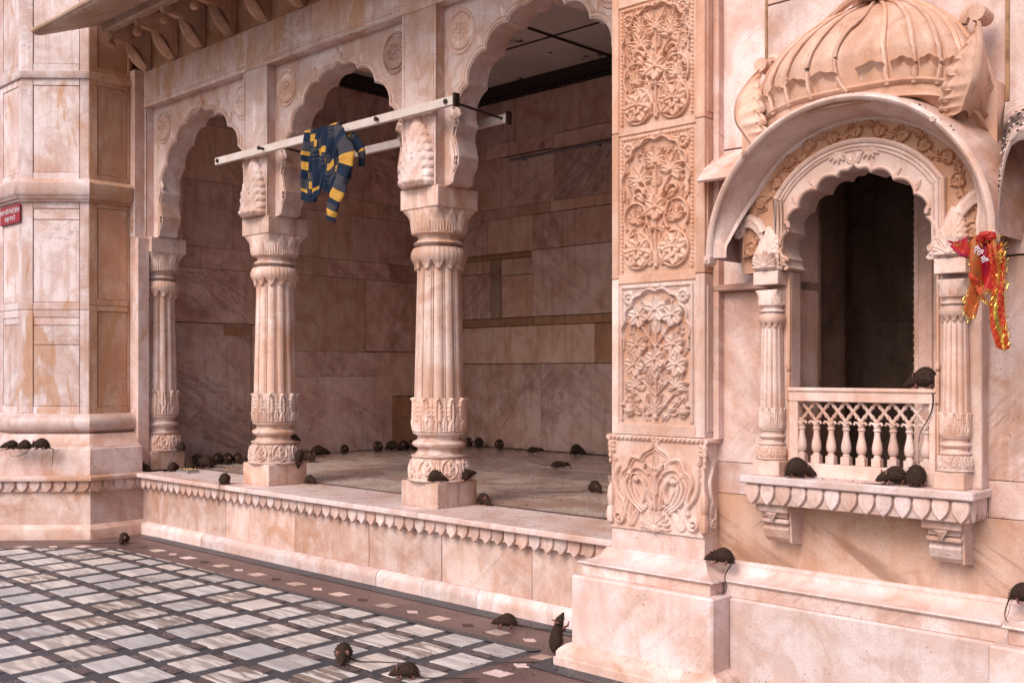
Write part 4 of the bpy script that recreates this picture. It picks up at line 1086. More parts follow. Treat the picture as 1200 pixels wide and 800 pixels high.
def panel_B(c, w, h, rich=False):
    _lf = c.leaf
    c.leaf = lambda x, z, a, L, W, hh, **k: _lf(x, z, a, L*1.15, W*1.35, hh, **k)
    c.stroke([(0, .04), (0, h*.80)], .0065, .018); c.leaf(0, .03, PI/2, .07, .016, .022); c.dome(0, .035, .016, .02)
    lily(c, 0, h*.80, PI/2, 1.0, .024, 7)
    c.flower(0, h*.47, .058, 6, .026, .5, w=.33)
    for s in (-1, 1):
        v = (1+.04*s)
        # bottom rings
        rx, rz, r = s*w*.238, h*.165, w*.185
        c.stroke([(rx+r*math.cos(a), rz+r*math.sin(a)*1.05) for a in np.linspace(0, 2*PI, 30)], .0085, .020)
        c.stroke(bez((0, .06), (s*.01, h*.2), (rx-s*r*.3, rz+r*.98)), .0065, .018)
        c.flower(rx, rz, r*.86, 7, .026, .3*s, w=.30, c=.22); c.flower(rx, rz+.004, r*.5, 5, .032, .9, w=.4, c=.3)
        c.leaf(s*.03, .04, PI/2-s*.7, .062, .016, .02); c.leaf(s*w*.10, .05, PI/2+s*.5, .05, .013, .02)
        # middle rings
        rx2, rz2, r2 = s*w*.27, h*.40, w*.155
        a0 = -PI*.2 if s > 0 else PI*1.2
        c.stroke([(rx2+r2*math.cos(a0+s*a), rz2+r2*math.sin(a0+s*a)*1.15) for a in np.linspace(0, PI*1.45, 24)], .0082, .019)
        c.stroke(bez((s*.006, .07), (s*.035, h*.34), (rx2-s*r2*.6, rz2+r2*1.0)), .0062, .018)
        lily(c, rx2+s*.002, rz2-.02, PI/2+s*.25, .85, .025, 5)
        c.leaf(s*w*.12, h*.30, PI/2+s*1.0, .055, .015, .022, curl=s*.3); c.leaf(s*w*.36, h*.27, PI/2+s*.7, .05, .014, .02); c.leaf(s*w*.10, h*.25, PI/2-s*.3, .05, .012, .02)
        # curling leaves
        cx_, cz_ = s*w*.24, h*.58
        c.spiral(cx_, cz_, .042, PI if s > 0 else 0, .8, .011, .024, .006, sgn=-s); c.leaf(cx_+s*.01, cz_+.0, PI/2+s*2.0, .06, .018, .024, curl=s*.3)
        # top stems
        c.stroke(bez((s*.004, h*.46), (s*.04, h*.60), (s*w*.19, h*.69)), .006, .018)
        lily(c, s*w*.20, h*.70*v, PI/2-s*.45, 1.15, .026, 7)
        c.leaf(s*w*.13, h*.60, PI/2-s*1.2, .05, .012, .02); c.leaf(s*.01, h*.63, PI/2-s*.5, .045, .011, .018); c.leaf(s*.012, h*.53, PI/2-s*1.0, .055, .014, .022)
        c.leaf(s*w*.31, h*.50, PI/2-s*.1, .055, .014, .02)
        if rich:
            for x, z, a, L in ((.30, .55, .2, .1), (.19, .36, .9, .09), (.33, .32, -.2, .08), (.12, .72, .3, .08), (.28, .80, .9, .075), (.08, .44, 1.4, .07)):
                c.leaf(s*w*x, h*z, PI/2-s*a, L, .028, .024, lobes=4, groove=.5)
            for x, z, a in ((.08, .90, .6), (.22, .93, .3), (.36, .62, .2), (.40, .45, -.3), (.12, .20, .9)): c.leaf(s*w*x, h*z*.97, PI/2-s*a, .055, .016, .020)
def _(): pass
def mouse_relief(c, s, w):
    x, z = s*w*.33, .06
    c.dome(x, z+.012, .036, .030, .026); c.dome(x-s*-.0, z+.03, .026, .028, .022)
    c.dome(x+s*.03, z+.045, .018, .026, .014); c.dome(x+s*.048, z+.04, .009, .018, .007); c.dome(x+s*.022, z+.06, .008, .022)
    c.stroke(bez((x-s*.03, z+.005), (x-s*.07, z-.025), (x-s*.09, z+.012)), .005, .014, .003)
    c.stroke([(x+s*.02, z+.02), (x+s*.04, z+.015)], .005, .022); c.stroke([(x-s*.02, z-.008), (x+s*.01, z-.014)], .007, .02)
def panel_C(c, w, h):
    _lf = c.leaf
    c.leaf = lambda x, z, a, L, W, hh, **k: _lf(x, z, a, L*1.12, W*1.22, hh, **k)
    c.stroke([(0, .03), (0, h*.83)], .007, .018); c.dome(0, .04, .015, .022)
    c.flower(0, h*.83, .062, 5, .026, PI/2, w=.34); 
    for s in (-1, 1):
        c.leaf(s*.01, h*.81, PI/2-s*1.15, .085, .02, .024, curl=s*.35); c.leaf(s*.004, h*.66, PI/2-s*.25, .085, .018, .02)
        for zb, ze, x in ((.40, .585, .215), (.62, .80, .20), (.12, .30, .24), (.27, .44, .25)):
            c.stroke(bez((0, h*(zb-.06)), (s*w*x*.45, h*(zb+.02)), (s*w*x, h*(ze-.06))), .0065, .018)
            if ze > .4: c.flower(s*w*(x+.01), h*ze*.985, .056, 6, .026, .3*s, w=.34)
            else: lily(c, s*w*(x+.01), h*ze*.92, PI/2-s*.5, 1.0, .024, 5)
            c.leaf(s*w*x*.5, h*(zb+.01), PI/2-s*-.15, .062, .013, .02); c.leaf(s*w*x*.55, h*(zb-.01), PI/2-s*1.5, .05, .013, .02)
            c.leaf(s*w*x*.9, h*(ze-.07), PI/2-s*1.4, .055, .014, .02, curl=s*.2)
        c.leaf(s*.0, h*.34, PI/2-s*.45, .075, .017, .024); c.leaf(0, h*.13, PI/2-s*.5, .07, .017, .024); c.leaf(s*.0, h*.10, PI/2-s*1.1, .07, .014, .022)
        mouse_relief(c, s, w)
    c.flower(0, h*.47, .055, 6, .028, PI/6, w=.36); c.leaf(0, h*.33, PI/2, .07, .02, .024)
def panel_A(c, w, h):
    panel_B(c, w, h*.98, rich=True)
    for s in (-1, 1):
        for k in range(6): c.leaf(s*w*.20, h*.80, PI/2+s*(-2.2+.5*k), .065, .014, .026)
        c.leaf(s*w*.33, h*.66, PI/2-s*.3, .1, .03, .024, lobes=5)
def relief_panel(z0, z1, kind):
    x0, x1 = PLX0+.045, PLX1-.055; w = x1-x0; h = z1-z0
    c = Canvas(w, h, .00235)
    frame(c, w, h, rope=kind != 'C')
    if kind == 'C': c.stroke([(-w/2+.03, h-.02), (w/2-.03, h-.02)], .010, .012, rope=.03)
    hw, zb, zt = w/2-.040, h*.60, h*.935
    if kind == 'A': zb = h*.60
    arch_border(c, hw, zb, zt, .0075, .019)
    for s in (-1, 1):
        c.rosette(s*(w/2-.072), h-.078, .038, .018, 8 if kind == 'C' else 10)
        c.leaf(s*.01, zt+.0, PI/2-s*1.0, .045, .01, .018, curl=s*.4); c.leaf(s*.05, zt+.005, -s*.3+(0 if s > 0 else PI), .05, .010, .014)
        if kind != 'C':
            c.leaf(s*(w/2-.05), h-.14, -PI/2-s*.25, .07, .014, .014); c.leaf(s*.085, h-.05, -PI/2+s*1.2, .06, .012, .014)
    {'A': panel_A, 'B': panel_B, 'C': panel_C}[kind](c, w*1.06 if kind == 'C' else w*.98, h*.97)
    # small curling leaves fill whatever ground is still bare
    for zi in np.arange(.05, zt-.03, .024):
        for xi in np.arange(.012, hw-.012, .022):
            if zi > zb and xi > hw*math.sqrt(max(0, 1-((zi-zb)/(zt-zb))**2))-.018: continue
            i_ = int((xi+w/2)/w*(c.nx-1)); j_ = int(zi/h*(c.nz-1))
            if c.H[max(0, i_-4):i_+5, max(0, j_-4):j_+5].max() > .004: continue
            an = rng.uniform(-1.0, 1.0)
            for sg_ in (-1, 1):
                c.leaf(sg_*xi-sg_*.008*math.sin(an), zi-.010, PI/2-sg_*an, .030, .0095, .017, curl=sg_*.35)
                c.stroke(bez((sg_*xi, zi-.010), (sg_*(xi-.008), zi-.022), (sg_*(xi-.018), zi-.026)), .0035, .013)
    c.H *= 1.3
    spandrel_fill(c, hw, zb, zt, 0, .006, w, h, 0)
    mt = 'carved_pale' if kind == 'C' else 'carved'
    P = c.plane_grid(PLY+.016, (x0+x1)/2, z0)
    MB().grid(P, smooth=True).obj('carved_panel', mt, pil, angle=70)
relief_panel(1.315, 2.065, 'C'); relief_panel(2.115, 2.86, 'B'); relief_panel(2.90, 3.55, 'A')
X0, X1 = PLX0+.045, PLX1-.055
for z0, z1, mt in ((1.257, 1.315, 'carved_pale'), (2.065, 2.115, 'carved'), (2.86, 2.90, 'carved'), (3.55, 4.6, 'carved')):
    MB().box(X0, X1, PLY+.001, PLY+.1, z0, z1, b=.003).obj('rail', mt, pil)
for a, b_ in ((1.257, 2.092), (2.094, 2.879), (2.881, 4.6)):
    mt = 'carved_pale' if a < 2 else 'carved'
    MB().box(PLX0, X0, PLY, 4.7, a, b_-.001, b=.004).obj('stile', mt, pil)
    MB().box(X1, PLX1, PLY, 4.62, a, b_-.001, b=.004).obj('stile', mt, pil)
    m = MB().box(PLX1-.004, PLX1+.006, PLY+.022, PLY+.034, a+.04, b_-.06, b=.002); m.box(PLX1-.004, PLX1+.006, PLY+.095, PLY+.105, a+.04, b_-.06, b=.002)
    m.box(PLX1-.004, PLX1+.006, PLY+.022, PLY+.105, a+.03, a+.04, b=.002); m.obj('side_panel_bead', mt, pil)
MB().box(PLX1+.0, PLX1+.035, PLY+.075, 4.62, 1.25, 4.6, b=.003).obj('side_strip', 'wall', pil)
for px, pz in ((-2.93, 3.34), (-2.92, 2.95), (-3.0, 3.13)): pass

# ================================================================== RIGHT WALL
WY = 4.60; XC = -2.08
rwall = structure(thing('right_wall', (-2, 4.7, 0), '', ''))
for k in ('label', 'category'): del rwall[k]
def wb(x0, x1, z0, z1, mt='wall', y0=WY):
    MB().box(x0+.0015, x1-.0015, y0+float(rng.uniform(-.0015, .0015)), WY+.25, z0+.0015, z1-.0015, b=.002).obj('stone', mt, rwall)
for a, b_ in ((-2.9, -1.35), (-1.35, .6)): wb(a, b_, .64, .975, 'wall_low')
for a, b_ in ((-2.9, -2.63), (-1.55, -.3)): wb(a, b_, .975, 1.135, 'wall')
wb(-2.63, -1.55, .975, 1.07, 'wall_low')
wb(-2.9, -2.45, 1.135, 2.0, 'wall'); wb(-1.70, -1.30, 1.135, 2.08, 'wall'); wb(-1.30, .6, 1.135, 2.08, 'wall')
wb(-2.9, -2.45, 2.035, 2.72, 'front'); wb(-1.70, -.9, 2.085, 2.70, 'wall'); wb(-.9, .6, 2.085, 2.70, 'wall')
MB().box(-2.88, -2.56, 4.545, 4.62, 2.0, 2.035, b=.006).obj('string_course', 'brown', rwall)
wb(-2.9, -2.60, 2.725, 6, 'front'); wb(-2.60, -1.47, 2.72, 3.4, 'front'); wb(-1.47, .6, 2.705, 3.6, 'front')
wb(-2.60, -2.25, 3.405, 3.9, 'front'); wb(-2.25, -1.47, 3.405, 4.4, 'front'); wb(-2.6, -1.47, 4.405, 6, 'front'); wb(-1.47, .6, 3.605, 6, 'front')
# ochre cement in the vertical joints
MB().box(-2.606, -2.594, 4.592, 4.62, 2.73, 6, b=.001).obj('pointing', 'grout', rwall)
MB().box(-1.478, -1.462, 4.590, 4.62, 2.73, 6, b=.001).obj('pointing', 'grout', rwall)
# plinth below the wall
dado = thing('wall_plinth', (-1.6, 4.45, 0), 'long plain white marble plinth with rounded top course under the window wall', 'plinth')
def wall_mould(prof, x0, x1, nm, mat, splits=()):
    xs = [x0]+list(splits)+[x1]
    for a, b_ in zip(xs[:-1], xs[1:]):
        P = np.zeros((len(prof), 2, 3))
        for i, (y, z) in enumerate(prof): P[i, 0] = (a+.001, y, z); P[i, 1] = (b_-.001, y, z)
        MB().grid(P, smooth=True).obj(nm, mat, dado, angle=38)
MB().box(-2.728, 1.0, 4.455, 4.8, 0, .482, b=.010).obj('facing_slab', 'white', dado)
MB().box(-2.765, 1.0, 4.475, 4.8, .481, .553, b=.004).obj('step', 'front', dado)
pr = [(4.48, .552), (4.462, .553), (4.458, .56), (4.462, .566)]
for t in np.linspace(0, PI/2, 9): pr.append((4.462+.10*math.sin(t)*1.0, .566+.06*(1-math.cos(t))**.9))
pr += [(4.575, .628), (4.58, .634), (4.59, .642), (4.63, .643)]
wall_mould(pr, -2.80, 1.0, 'talus_moulding', 'white', (-1.45,))
wall_mould([(4.47, .125), (4.44, .12), (4.41, .10), (4.395, .075), (4.395, .05), (4.385, .048), (4.385, 0)], -2.5, 1.0, 'foot_moulding', 'plinth', (-1.4,))
# low pedestal at the far right
ped = thing('pedestal', (-.9, 4.3, 0), 'plain marble pedestal block with stepped top at the bottom right corner', 'pedestal')
MB().box(-1.455, -.35, 4.31, 4.7, .1, .508, b=.010).obj('base_block', 'white', ped)
MB().box(-1.395, -.40, 4.365, 4.7, .507, .572, b=.005).obj('step', 'front', ped)
ring_mould(-1.27, -.5, 4.49, 4.7, [(.14, .572), (.145, .578), (.14, .585), (.10, .592), (.06, .61), (.03, .64), (.02, .655), (0, .66)], 'talus_moulding', 'front', ped)
MB().box(-1.27, -.5, 4.49, 4.7, .655, .70, b=.004).obj('shaft_foot', 'front', ped)
ring_mould(-1.29, -.5, 4.475, 4.7, [(.17, .12), (.2, .10), (.22, .05), (.22, 0)], 'foot_moulding', 'plinth', ped)

# ================================================================== BALCONY WINDOW
win = thing('balcony_window', (XC, 4.45, 1.10), 'projecting carved marble window with dark opening, ledge, balusters and curved canopy', 'window')
LX0, LX1 = XC-.545, XC+.545
MB().box(LX0, LX1, 4.38, 4.66, 1.062, 1.10, b=.006).obj('ledge', 'white', win)
MB().box(LX0+.028, LX1-.028, 4.415, 4.62, .965, 1.063, b=.003).obj('petal_backing', 'plinth', win)
petals(win, (LX0+.018, 4.413), (LX1-.018, 4.413), 1.06, 13, .078, .098, .016, 'front')
petals(win, (LX1-.029, 4.42), (LX1-.029, 4.60), 1.06, 3, .058, .094, .012, 'white')
for sx in (-1, 1):
    x = XC+sx*.40
    br = MB().prism([(4.62, .96), (4.46, .965), (4.455, .93), (4.47, .925), (4.475, .90), (4.49, .893), (4.485, .875), (4.50, .87), (4.485, .84), (4.50, .80), (4.54, .775), (4.62, .765)], x-.075, x+.06, 'x').obj('ledge_bracket', 'plinth', win)
    m = MB().box(x-.095, x+.075, 4.445, 4.62, .925, .965, b=.005); m.box(x-.085, x+.068, 4.465, 4.62, .87, .892, b=.008)
    m.add([(x-.04, 4.444, .925), (x+.02, 4.444, .925), (x-.01, 4.452, .875), (x-.01, 4.435, .915)], [(0, 2, 3), (2, 1, 3), (1, 0, 3)])
    m.prism([(4.62, .96), (4.48, .96), (4.50, .78), (4.62, .76)], x+.061, x+.072, 'x')
    m.obj('moulding', 'plinth', br)
# columns of the window
for sx, xx in ((-1, XC-.432), (1, XC+.432)):
    cpart = MB().box(xx-.068 if sx < 0 else xx-.066, xx+.075 if sx < 0 else xx+.062, 4.425, 4.60, 1.10, 1.172, b=.004).obj('column', 'carved_pale', win)
    # reuse the column builder for its turned parts
    tmp = bpy.data.objects.new('tmp', None)
    column(xx, 4.495, 1.10, .945, .31, '', mats='carved_pale', square=.185, half_parent=cpart, ab=False)
    MB().box(xx-.066, xx+.066, 4.43, 4.56, 2.008, 2.074, b=.003).obj('abacus', 'carved_pale', cpart)
    # square jamb behind
    x0, x1 = (xx-.02, XC-.345) if sx < 0 else (XC+.345, xx+.10)
    MB().box(x0, x1, 4.52, 4.615, 1.10, 2.074, b=.004).obj('jamb', 'carved_pale', win)
    m = MB().box(XC+sx*.352-.006, XC+sx*.352+.006, 4.508, 4.53, 1.12, 2.05, b=.003); m.ball((XC+sx*.352, 4.505, 1.62), .014, 8, (1, 1, 1.6)); m.tube([(XC+sx*.352, 4.505, 1.58), (XC+sx*.352, 4.505, 1.46)], .010, 6)
    m.obj('jamb_bead', 'carved', win)
for o in list(bpy.data.objects):
    if o.name.startswith('tmp'): bpy.data.objects.remove(o)
MB().box(XC-.42, XC-.372, 4.618, 4.88, 1.10, 2.9, b=.003).obj('shade_lining', 'chamber', win); MB().box(XC+.378, XC+.42, 4.618, 4.88, 1.10, 2.9, b=.003).obj('shade_lining', 'chamber', win)  # added dark boxes: shade inside the window opening, put in as colour
# arch plate
def warch():
    key = [(-.335, 2.13), (-.322, 2.255), (-.27, 2.36), (-.18, 2.432), (-.078, 2.478)]
    p = [(-.335, 2.075), (-.322, 2.085), (-.335, 2.10), (-.340, 2.12), key[0]]
    for a, b_ in zip(key[:-1], key[1:]):
        a = np.array(a); b_ = np.array(b_); d = b_-a; L = np.hypot(*d); n = np.array([-d[1], d[0]])/L
        p += [tuple(a+d*t+n*.030*math.sin(PI*t)**.8) for t in np.linspace(0, 1, 9)[1:]]
    p += [tuple(q) for q in catmull([key[-1], (-.06, 2.502), (-.025, 2.502), (0, 2.520)], 4)[1:]]
    return [(XC+x, z) for x, z in p]+[(XC-x, z) for x, z in p[::-1][1:]]
op = warch()
outer = [(XC-.405, 2.075), (XC-.405, 2.42)]
for a in np.linspace(math.acos(-.40/.469), math.acos(.40/.469), 21): outer.append((XC+.469*math.cos(a), 2.175+.469*math.sin(a)))
outer += [(XC+.405, 2.42), (XC+.405, 2.075)]
ap = MB().prism(outer+op[::-1], 4.455, 4.62).obj('arch_plate', 'carved_pale', win)
fr = [(x, z) for x, z in outer]
def inset(pts, e):
    return [((XC+(x-XC)*(1-e/.405)), z-(e if z > 2.3 else 0)*((z-2.3)/.344 if z > 2.3 else 0)) for x, z in pts]
for e, r in ((.012, .012), (.034, .007), (.052, .006)):
    q = inset(fr, e); MB().tube([(x, 4.453, z) for x, z in q], r, 6).obj('frame_moulding', 'carved_pale', ap)
n = len(op); pts = []
for k in range(2, n-2):
    a, b_ = np.array(op[k-1]), np.array(op[k+1]); d = b_-a; d = d/(np.hypot(*d)+1e-9); pts.append((op[k][0]-d[1]*.010, 4.453, op[k][1]+d[0]*.010))
MB().tube(pts, .0085, 6).obj('edge_moulding', 'carved_pale', ap)
c = Canvas(.80, .60, .0028, z0=2.07)
for s in (-1, 1):
    for (x, z, a) in ((.325, 2.27, .2), (.28, 2.38, .5), (.185, 2.45, .8)): c.leaf(s*x, z, PI/2-s*a, .045, .010, .010)
    c.stroke(bez((0, 2.53), (s*.05, 2.60), (s*.09, 2.585)), .006, .012)
    for k in range(4): c.leaf(s*.075, 2.592, -PI/2-s*.6+s*(.5*k), .055, .011, .014)
    c.leaf(s*.01, 2.53, PI/2-s*.6, .055, .012, .014); c.spiral(s*.345, 2.12, .016, 0, 1.2, .006, .012)
c.leaf(0, 2.525, PI/2, .06, .013, .016)
MB().grid(np.stack([c.X+XC, 4.4545-c.H, c.Z], -1), mask=c.mask()).obj('arch_carving', 'carved_pale', ap)
# vine band (polar strip with relief)
nA, nR = 760, 84; R0, R1 = .395, .578; ZC = 2.165
TH, RR = np.meshgrid(np.linspace(-.02, PI+.02, nA), np.linspace(R0, R1, nR), indexing='ij')
c = Canvas(1.70, .112, .0021, x0=-.85, z0=-.056)
NH = 15; per = 1.70/NH
c.stroke([(x, .024*math.sin(x/per*PI)) for x in np.linspace(-.85, .85, 240)], .0055, .014)
c.stroke([(-.85, .052), (.85, .052)], .006, .012)
for k in range(NH):
    x = -.85+per*(k+.5)+per*0; sg = 1 if math.sin(x/per*PI) < 0 else -1
    zc = sg*.016
    # heart leaf: two lobes at the stem, point outwards
    for q in (-1, 1): c.dome(x+q*.0145, zc-sg*.006, .020, .010, .018)
    c.leaf(x, zc-sg*.022, sg*PI/2, .056, .026, .011, groove=.3, tip=.8)
    rim = [(x+.034*math.sin(a)*abs(math.cos(a/2))**.25*1.0, zc-sg*.010+sg*.032*(-math.cos(a))*(.62 if math.cos(a) > 0 else 1)+sg*.0) for a in np.linspace(0, 2*PI, 26)]
    c.stroke(rim, .0034, .019)
    for q in (-1, 0, 1): c.stroke([(x, zc-sg*.018), (x+q*.014, zc+sg*(.006 if q else .016))], .0015, .0135)
    c.stroke(catmull([(x-per*.45, 0), (x-per*.2, -sg*.028), (x, zc-sg*.024)], 5), .004, .012)
    xb = x+per*.5
    for dx in (-.010, .0, .010):
        for dz in (-.012, -.002, .008): c.dome(xb+dx, dz+.024*(1 if k % 2 else -1)*1.0, .0068, .015)
Hh = np.zeros_like(TH)
ix = np.clip((((PI/2-TH)*.521+.85)/1.70*(c.nx-1)), 0, c.nx-1).astype(int); iz = np.clip(((RR-.521+.056)/.112*(c.nz-1)), 0, c.nz-1).astype(int)
Hh = np.where((RR > .466), c.H[ix, iz], 0)
P = np.stack([XC+RR*np.cos(TH), 4.475-Hh, ZC+RR*np.sin(TH)], -1)
MB().grid(P).obj('vine_band', 'vine', win, angle=70)
# spandrel block behind
MB().prism([(XC-.60, 2.075), (XC-.60, 2.8), (XC+.60, 2.8), (XC+.60, 2.075)]+[(XC+.405, 2.075)]+[(XC+.40*math.cos(a), 2.175+.40*math.sin(a)) for a in np.linspace(0, PI, 15)]+[(XC-.405, 2.075)], 4.50, 4.66).obj('spandrel_block', 'carved', win)

# canopy: curved eave
FR = .655; CZ = 2.14; FY = 4.27
can = MB()
TH1 = np.linspace(0, PI, 90)
def backy(t):  # how far the soffit reaches back
    a = min(t, PI-t); return FY+.05+.155*min(1, max(0, (a-.10)/.45))**.8
def ring(r, yfun): return [(XC+r*math.cos(t), yfun(t) if callable(yfun) else yfun, CZ+(r)*math.sin(t)) for t in TH1]
secs = []
prof = [(.578, 1.0), (.585, .92), (.592, .90), (.595, .80), (.604, .60), (.618, .38), (.632, .16), (.636, .06), (.632, .0)]
for r, f in prof: secs.append(ring(r, lambda t, f=f: FY+.012+(backy(t)-FY-.012)*f))
secs += [ring(.636, FY-.004), ring(.648, FY-.010), ring(.660, FY-.004), ring(.666, FY+.012)]
P = np.array(secs)
can.grid(P)
co = can.obj('canopy_soffit', 'carved_pale', win, angle=50)
# roof skin: from lip back to the wall, sinking into the wings at the feet
sk = MB()
rows_ = []
for f in np.linspace(0, 1, 7):
    row = []
    for t in TH1:
        a = min(t, PI-t)
        r = .666+.075*f*min(1, a/.5)
        y = FY+.012+(WY-FY-.0)*f
        z = CZ+r*math.sin(t)+.03*f*math.sin(t)
        x = XC+r*math.cos(t)
        row.append((x, y, z))
    rows_.append(row)
sk.grid(np.array(rows_)); sk.obj('canopy_roof', 'wall', win, angle=50)
# feet of the canopy
for s in (-1, 1):
    m = MB().box(XC+s*.651-.019, XC+s*.651+.019, FY-.012, FY+.055, 2.108, 2.15, b=.005); m.ball((XC+s*.651, FY-.012, 2.128), .009, 8)
    m.obj('canopy_foot', 'carved_pale', win)
m = MB()
for k in (24, 66): t = TH1[k]; c0 = (XC+.648*math.cos(t), FY-.014, CZ+.648*math.sin(t)); [m.ball((c0[0]+.009*math.cos(a), c0[1], c0[2]+.009*math.sin(a)), .006, 6) for a in np.linspace(0, 2*PI, 7)[:-1]]; m.ball(c0, .005, 6)
m.obj('lip_rosette', 'carved_pale', win)
# wings: sloping eaves each side, dropping to the foot in a tight curve
for s in (-1, 1):
    xe = XC+s*.666
    fe = [(xe+s*.000, 2.135), (xe+s*.006, 2.22), (xe+s*.013, 2.31), (xe+s*.024, 2.40), (xe+s*.038, 2.47), (xe+s*.056, 2.515), (xe+s*.085, 2.530), (xe+s*.13, 2.532)]
    far = XC-.80 if s < 0 else .6
    fe.append((far, 2.535))
    if s < 0: fe = [(xe+.10, 2.545)]*8+[(far, 2.545)]; fe = [(xe+.10-.012*k, 2.555) for k in range(8)]+[(far, 2.555)]
    m = MB(); rows_ = []
    tt = np.linspace(0, 1, 9)
    val = [(xe-s*.03*f-(0), FY+.02+(WY-FY)*f, 2.14+.60*f) for f in np.linspace(0, 1, len(fe))]
    # ruled from front edge to wall line / valley
    P = np.zeros((len(fe), 9, 3))
    for i, (x, z) in enumerate(fe):
        u = min(1, i/(len(fe)-2)) if s > 0 else 1; wx = (XC+s*.60)*(1-u)+x*u if i < len(fe)-1 else far; wz = 2.74-.03*u
        for j, f in enumerate(tt): P[i, j] = (x+(wx-x)*f, (4.285 if s > 0 else 4.41)*(1-f)+WY*f, z+(wz-z)*(f**.85))
    m.grid(P); 
    # underside / edge thickness
    Q = P.copy(); Q[:, :, 2] -= .035 if s > 0 else .018; Q[:, :, 1] += .01
    m.grid(Q); m.grid(np.stack([P[:, 0], (P[:, 0]+Q[:, 0])/2+np.array([0, -.008, 0]), Q[:, 0]], 1))
    m.obj('side_eave', 'lichen' if s > 0 else 'wall', win, angle=50)
    if s > 0: WP = P
# lichen crust on the right wing
m = MB(); m2 = MB()
for k in range(80):
    i = rng.integers(1, 8); f = float(rng.beta(1.0, 2.2)); g_ = float(rng.uniform())
    a = WP[i-1, 0]*(1-g_)+WP[i, 0]*g_; b_ = WP[i-1, -1]*(1-g_)+WP[i, -1]*g_
    if i == 8: g_ *= .15
    p = a+(b_-a)*f; p[2] = a[2]+(b_[2]-a[2])*f**.85
    if rng.uniform() < .5: p[2] += 0
    r = float(rng.uniform(.002, .008))
    (m if rng.uniform() < .62 else m2).ball((p[0], p[1]-.002, p[2]+.001), r, 6, (1, .35, float(rng.uniform(.5, 1.1))))
tag(m.obj('lichen_patches', 'ash', win), kind='stuff'); tag(m2.obj('guano_patches', 'ash2', win), kind='stuff')
m = MB()
for k in range(45):
    t = TH1[int(rng.choice([rng.integers(66, 88), rng.integers(20, 45), rng.integers(8, 30)]))]
    r_ = float(rng.uniform(.650, .672)); m.ball((XC+r_*math.cos(t), FY+float(rng.uniform(-.003, .02)), CZ+r_*math.sin(t)), float(rng.uniform(.0015, .0048)), 6, (float(rng.uniform(.5, 1.6)), .5, float(rng.uniform(.6, 2))))
tag(m.obj('lichen_patches', 'ash', win), kind='stuff')

# leaf brackets above the window columns
for s in (-1, 1):
    xx = XC+s*.432
    MB().box(xx-.06, xx+.06, 4.47, 4.62, 2.075, 2.27, b=.004).obj('springer', 'carved_pale', win)
    acanthus(xx, 2.076, .150, .215, 4.470, .034, win, 'carved_pale', .0020)
    c = Canvas(.12, .12, .0022, z0=0); c.flower(0, .0, .085, 7, .022, PI/2, PI, w=.16, c=0); c.dome(0, .01, .02, .03)
    MB().grid(np.stack([c.X+xx, 4.432-c.H, c.Z+2.085], -1), mask=c.mask()).obj('palmette', 'carved_pale', win)
    pts = catmull([(xx+s*.03, 2.26), (xx+s*.055, 2.30), (xx+s*.10, 2.335), (xx+s*.15, 2.325), (xx+s*.175, 2.29), (xx+s*.165, 2.262), (xx+s*.145, 2.265), (xx+s*.142, 2.28)], 5)
    n = len(pts); P = MB().tube([(x, 4.47+.0*i, z) for i, (x, z) in enumerate(pts)], list(np.linspace(.030, .011, n)), 10)
    P.ball((pts[-1][0], 4.465, pts[-1][1]), .018, 10)
    for q in range(3): P.tube([(x+s*.0, 4.455, z-.012*q-.012) for x, z in pts[:max(4, n-8-4*q)]], .009, 6)
    P.obj('scroll_bracket', 'carved_pale', win)
# dome
DXC = -2.035
dm = thing('canopy_dome', (DXC, 4.5, 2.75), 'ribbed half dome of rose marble with lotus petals and finial above the window canopy', 'dome')
def dome_pt(u, t, push=0):
    # u in [-1,1] across the front, t 0 base .. 1 top
    zb = 2.58+.235*math.cos(u*PI/2*.98)**.62
    ZTOP = 3.285
    prof = np.interp(t, [0, .06, .15, .28, .42, .55, .68, .80, .90, 1.0], [.99, 1.01, 1.03, 1.02, .955, .85, .70, .52, .30, .08])
    a = u*PI/2*1.02
    ex = .62; cx_ = math.copysign(abs(math.sin(a))**ex, math.sin(a)); cy_ = max(0, math.cos(a))**.42
    rx, ry = .505, .30
    z = zb+(ZTOP-zb)*(1-(1-t)**1.12)
    x = DXC+rx*prof*cx_; y = WY+.01-ry*cy_*min(1.0, prof*1.0)
    return np.array([x+push*math.sin(a)*.6, y-push*max(.2, math.cos(a)), z])
us = np.linspace(-1, 1, 97); ts = np.linspace(0, 1, 40)
ribs = np.sign(np.linspace(-.97, .97, 13))*np.abs(np.linspace(-.97, .97, 13))**1.2
def flutedpush(u, t):
    d = min(abs(u-r) for r in ribs); w_ = .070; q = d/w_
    return .020*math.sin(min(1, q)*PI/2)*min(1, (1-t)*3)-.004
P = np.array([[dome_pt(u, t, flutedpush(u, t)) for t in ts] for u in us])
MB().grid(P).obj('shell', 'carved', dm, angle=70)
for r in ribs:
    pts = [tuple(dome_pt(r-.022*math.sin(t*PI*1.6)*(1-abs(r)), t, .010)) for t in np.linspace(.0, .985, 26)]
    MB().tube(pts, [.0150*(1-.40*t) for t in np.linspace(0, 1, 26)], 8, flat=.8).obj('rib', 'carved', dm)
